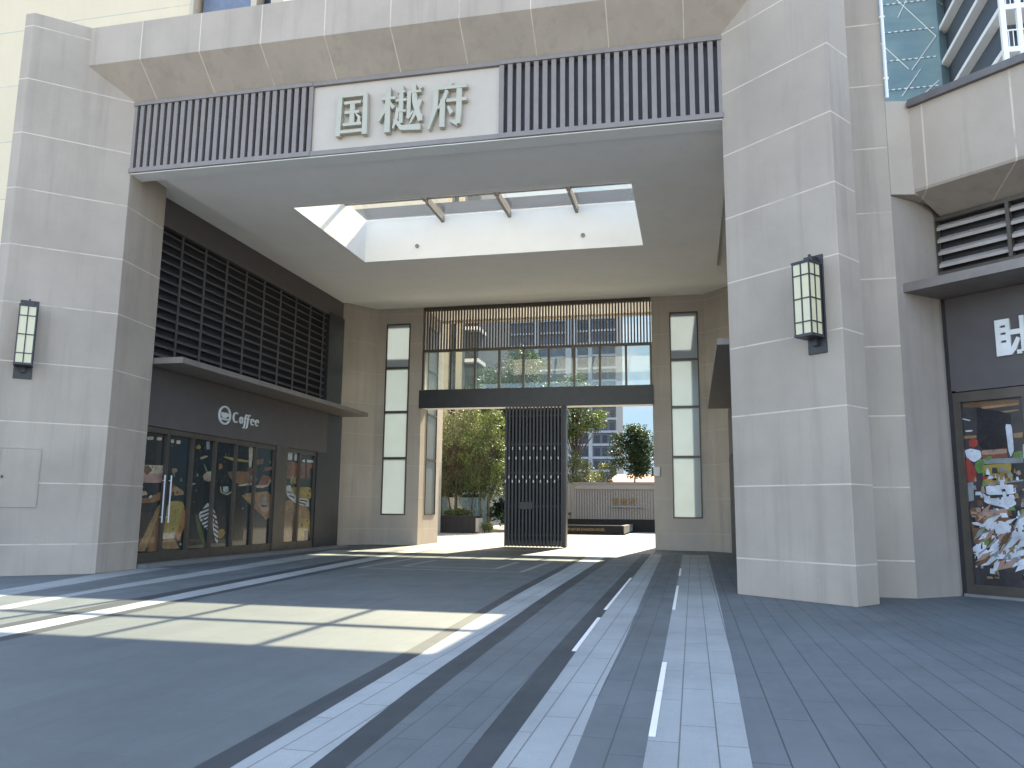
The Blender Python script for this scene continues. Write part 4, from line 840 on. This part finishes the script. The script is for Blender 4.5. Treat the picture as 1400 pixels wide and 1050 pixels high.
# low house behind the wall
LH = thing('low_house', 'low pale house with an orange tiled roof behind the ribbed wall', 'house', (-4, 95, 0))
mb = MB(); mb.box(-9.5, 2, 95, 103, 0, 4.9); mb.build('wall', 'creamp', LH)
mb = MB(); xs = (-9.9, 2.4); mb.add([(xs[0], 94.5, 4.9), (xs[1], 94.5, 4.9), (xs[1], 103.5, 4.9), (xs[0], 103.5, 4.9), (xs[0]+1, 99, 6.0), (xs[1]-1, 99, 6.0)], [(0, 1, 5, 4), (1, 2, 5), (2, 3, 4, 5), (3, 0, 4), (0, 3, 2, 1)]); mb.build('roof', 'orange', LH)
for x in (-6.5, -4.4, -2.2): mb = MB(); mb.box(x, x+.9, 94.9, 94.99, 3.3, 4.5); mb.build('window', 'wind', LH)
# ribbed courtyard wall
RW = thing('ribbed_wall', 'pale ribbed courtyard wall with black granite base', 'wall', (-5, 62, 0))
mb = MB(); mb.box(-8.9, 3.5, 62, 62.4, .95, 3.62); mb.box(-8.9, 3.5, 61.86, 62, 3.2, 3.62); mb.box(-8.98, 3.6, 61.8, 62.5, 3.62, 3.72); mb.build('panel', 'rib', RW)
mb = MB()
for i in range(62): x = -8.86+i*.2; mb.box(x, x+.11, 61.9, 62, .95, 3.2)
mb.build('ribs', 'rib', RW)
mb = MB(); mb.box(-12, -8.9, 62.2, 62.6, .95, 3.62); mb.tube((-8.95, 62.25, .95), (-8.95, 62.25, 3.6), .28, 20); mb.build('end_return', 'rib', RW)
mb = MB(); mb.box(-12, 3.5, 61.7, 62.5, 0, .95); mb.build('base', 'black', RW)
mb = MB(); mb.box(-9.4, -9.0, 62.1, 62.198, 1.25, 1.42); mb.build('vent_cover', 'dark', RW)
WS = thing('courtyard_sign', 'three small gold characters over a thin line on the ribbed wall', 'sign', (-5, 61.8, 2))
TW = lambda x, z: Vector((x, 61.8, z))
for key, xa in (('guo', -5.95), ('yue', -5.3), ('fu', -4.65)): mb = MB(); han(mb, key, xa, 2.04, .5, .54, TW, (0, .07, 0), 0, .5); mb.build('character', 'gold', WS)
mb = MB(); mb.box(-6.1, -3.6, 61.8, 61.88, 1.84, 1.96); mb.build('underline', 'grey', WS)
# water feature
WF = thing('water_feature', 'low black granite water table standing in the sunny courtyard', 'water feature', (-7, 55, 0))
mb = MB(); mb.box(-11.5, -4.45, 53.6, 61.2, .08, .62); mb.build('basin', 'black', WF, .02)
mb = MB(); mb.box(-11.4, -4.7, 53.75, 61.0, 0, .08); mb.build('plinth', 'dark', WF)
mb = MB(); mb.box(-11.35, -4.6, 53.75, 61.05, .622, .63); mb.build('water_surface', 'water', WF)
mb = MB(); mb.box(-4.448, -4.40, 53.62, 61.15, .12, .6); mb.build('side_slab', 'court', WF)
c = bpy.data.curves.new('inscription', 'FONT'); c.body = 'LINE OF NATURE & MANSION HOUSES'; c.size = .24; c.extrude = .01
o = bpy.data.objects.new('inscription', c); COL.objects.link(o); dg = bpy.context.evaluated_depsgraph_get(); me = bpy.data.meshes.new_from_object(o.evaluated_get(dg)); bpy.data.objects.remove(o)
wd_ = max(v.co.x for v in me.vertices); 
for v in me.vertices: v.co = Vector((-8.6+v.co.x/wd_*2.9, 53.59-v.co.z, .26+v.co.y))
me.materials.clear(); me.materials.append(M['gold']); o = bpy.data.objects.new('inscription', me); COL.objects.link(o); o.parent = WF; o.location = -WF.location
# glass screen + planter
GS = thing('glass_screen', 'pale green glass balustrade among the trees behind the planter box', 'glass screen', (-18, 58, 0))
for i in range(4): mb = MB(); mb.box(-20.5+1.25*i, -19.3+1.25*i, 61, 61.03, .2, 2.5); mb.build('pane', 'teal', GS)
mb = MB()
for i in range(5): x = -20.55+1.25*i; mb.box(x-.03, x+.03, 60.97, 61.06, 0, 2.6)
mb.build('posts', 'dark', GS)
PB = thing('planter_box', 'dark metal planter box with ribbed sides in the courtyard', 'planter', (-15.6, 53, 0))
mb = MB(); mb.box(-17.0, -14.26, 52.7, 54.2, .08, 1.08); 
for i in range(12): x = -16.95+i*.24; mb.box(x, x+.05, 52.66, 52.7, .1, 1.02)
mb.box(-17.04, -14.22, 52.64, 54.24, 1.08, 1.14); mb.build('box', 'planter', PB)
mb = MB(); mb.box(-14.25, -14.16, 52.7, 54.2, 0.08, 1.0); mb.build('side_board', 'tan', PB)
mb = MB(); mb.box(-16.9, -14.4, 52.8, 54.1, 0, .08); mb.build('feet', 'dark', PB)
mb = MB(); mb.box(-16.95, -14.31, 52.75, 54.15, 1.141, 1.16); mb.build('earth', 'soil', PB)
# ------------------------------------------------------------------ plants
def leaves(mb, rnd, c, rad, n, size, mi_choice, shell=.55, flat=1.0):
    for _ in range(n):
        d = Vector((rnd.gauss(0, 1), rnd.gauss(0, 1), rnd.gauss(0, 1))).normalized()*(shell+(1-shell)*rnd.random())**1
        d = d*(.55+.45*rnd.random()) if rnd.random() < .5 else d
        p = Vector((c[0]+d.x*rad[0], c[1]+d.y*rad[1], c[2]+d.z*rad[2]))
        a = Vector((rnd.gauss(0, 1), rnd.gauss(0, 1), rnd.gauss(0, .8*flat))).normalized(); b = a.orthogonal().normalized()
        b = (b*math.cos(q_ := rnd.random()*6.28)+a.cross(b)*math.sin(q_)); s = size*rnd.uniform(.6, 1.3)
        mb.add([p-a*s, p+b*s*.42, p+a*s, p-b*s*.42], [(0, 1, 2, 3)], rnd.choice(mi_choice))
def limb(mb, a, b, r0_, r1, rnd, n=4):
    a, b = Vector(a), Vector(b); P_ = a
    for i in range(n):
        q_ = a.lerp(b, (i+1)/n)+Vector((rnd.uniform(-1, 1), rnd.uniform(-1, 1), 0))*(b-a).length*.03*(i < n-1)
        mb.tube(P_, q_, r0_+(r1-r0_)*i/n, 7, 0, r0_+(r1-r0_)*(i+1)/n); P_ = q_
def tree(name, label, base, h, crown_z0, rad, clumps, per, lsize, mats, seed, group='trees in the courtyard', stems=1, tr=.12, clr=.32, stakes=False, mi=(0, 0, 1)):
    rnd = random.Random(seed); t_ = thing(name, label, 'tree', base, group); bx, by, bz = base
    tb = MB(); cb = MB(); cz = (crown_z0+h)/2; rz = (h-crown_z0)/2; cs = []
    for i in range(clumps):
        while True:
            d = Vector((rnd.uniform(-1, 1), rnd.uniform(-1, 1), rnd.uniform(-1, 1)))
            if .25 < d.length < .86: break
        wob = 1 if d.z < .2 else (1-.35*d.z)
        cs.append(Vector((bx+d.x*rad*wob, by+d.y*rad*wob, bz+cz+d.z*rz)))
    heads = []
    for k in range(stems):
        a = 6.28*k/max(1, stems)+rnd.random(); o_ = .25*(stems > 1)
        top = Vector((bx+math.cos(a)*rad*.3*(stems > 1), by+math.sin(a)*rad*.3*(stems > 1), bz+cz+rz*.25))
        limb(tb, (bx+math.cos(a)*o_, by+math.sin(a)*o_, bz-.05), top, tr, tr*.35, rnd, 6); heads.append(((bx+math.cos(a)*o_, by+math.sin(a)*o_, bz), top))
    for c_ in cs:
        b0, tp = heads[rnd.randrange(len(heads))]; u_ = rnd.uniform(.45, .85); st = Vector(b0).lerp(tp, u_)
        limb(tb, st, c_, tr*.38, tr*.08, rnd, 3)
        r_ = rad*clr*rnd.uniform(.7, 1.25)
        leaves(cb, rnd, c_, (r_, r_, r_*.75), per, lsize, mi)
    tb.build('trunk', 'bark', t_, smooth=True); cb.build('crown', mats, t_, fix=False)
    if stakes:
        for k in range(3):
            a = 2.1*k+.5; sb = MB(); sb.tube((bx+1.3*math.cos(a), by+1.3*math.sin(a), bz), (bx+.1*math.cos(a), by+.1*math.sin(a), bz+crown_z0*.95), .05, 6); sb.build('support_stake', 'bark', t_)
    return t_
tree('courtyard_tree', 'round dark green tree held by support stakes behind the ribbed wall', (-5.1, 75, 2.4), 7.5, 1.9, 2.5, 85, 120, .12, ['lf3', 'lf3', 'lf2'], 11, stakes=True, tr=.11)
tree('courtyard_tree', 'pale multi stemmed tree between the black gate leaf and the ribbed wall', (-9.6, 70, 0), 7.0, 2.6, 2.4, 40, 90, .10, ['lf4', 'lf1'], 12, stems=4, tr=.06, clr=.3, mi=(0, 1, 1))
tree('courtyard_tree', 'sparse low tree with light leaves behind the ribbed wall, beside the staked tree', (-7.4, 72, 0), 6.0, 3.0, 1.5, 24, 70, .10, ['lf1', 'lf4'], 13, stems=3, tr=.05)
tree('courtyard_tree', 'large feathery olive green tree behind the planter box', (-17.4, 58, 0), 11.5, 1.8, 3.1, 120, 130, .075, ['lf1', 'lf4'], 14, stems=3, tr=.08, clr=.26)
tree('courtyard_tree', 'bright yellow green tree between the planter box and the black gate leaf', (-14.4, 56, 0), 9.8, 1.6, 2.4, 80, 130, .085, ['lf4', 'lf2'], 15, stems=2, tr=.08, clr=.3)
tree('courtyard_tree', 'tall dark leafy tree behind the gate leaf and its transom', (-15.2, 68, 0), 16.6, 4.0, 4.8, 150, 150, .14, ['lf3', 'lf3', 'lf2'], 16, tr=.18, clr=.28, mi=(0, 1, 2))
tree('courtyard_tree', 'tall mid green tree showing through the transom panes nearest the high rise', (-10.4, 74, 0), 14.8, 6.5, 3.2, 60, 110, .14, ['lf2', 'lf4'], 17, tr=.16, clr=.3)
tree('courtyard_tree', 'dense green tree deep behind the planter, beside the columned block', (-20.2, 64, 0), 9.0, 1.2, 3.0, 90, 120, .11, ['lf2', 'lf3'], 18, tr=.1)
tree('courtyard_tree', 'broad dark tree at the back of the planting, behind the feathery olive tree', (-18.2, 69, 0), 11.5, 1.0, 3.8, 110, 120, .14, ['lf3', 'lf3', 'lf2'], 19, tr=.16, mi=(0, 1, 2))
def shrub(name, label, c, rad, n, size, mats, seed, mi=(0, 0, 1), cat='shrub'):
    rnd = random.Random(seed); t_ = thing(name, label, cat, (c[0], c[1], 0)); mb = MB()
    for k in range(10):
        q_ = (c[0]+rnd.uniform(-.65, .65)*rad[0], c[1]+rnd.uniform(-.6, .6)*rad[1], c[2]+rnd.uniform(-.3, .3)*rad[2])
        leaves(mb, rnd, q_, (rad[0]*.42, rad[1]*.5, rad[2]*.7), n//10, size, mi, .3)
    mb.build('foliage', mats, t_, fix=False)
    mb = MB()
    for k in range(6): mb.tube((c[0]+rnd.uniform(-.3, .3)*rad[0], c[1], max(0, c[2]-rad[2])-.02), (c[0]+rnd.uniform(-.5, .5)*rad[0], c[1]+rnd.uniform(-.3, .3), c[2]+rad[2]*.3), .025, 5)
    mb.build('stems', 'bark', t_)
shrub('clipped_hedge', 'bright green low hedge growing in the dark planter box', (-15.6, 53.45, 1.38), (1.35, .65, .30), 2200, .08, ['lf4', 'lf4', 'lf2'], 21, cat='hedge')
shrub('garden_shrub', 'dark rounded shrub beside the planter, close to the black gate leaf', (-12.6, 57, .8), (1.3, .9, .85), 1300, .12, ['lf3', 'lf2'], 22)
shrub('garden_shrub', 'broad green shrub behind the glass balustrade', (-17.5, 63, 1.1), (3.4, .9, 1.1), 1800, .15, ['lf2', 'lf3'], 23)
shrub('garden_shrub', 'tall dark shrub between the planter and the gate leaf', (-13.6, 61, 1.5), (2.2, 1, 1.5), 1800, .16, ['lf3', 'lf3', 'lf2'], 24)
shrub('garden_shrub', 'low light green shrub at the foot of the planter corner', (-13.7, 53.6, .45), (.6, .5, .4), 500, .09, ['lf4', 'lf2'], 25)
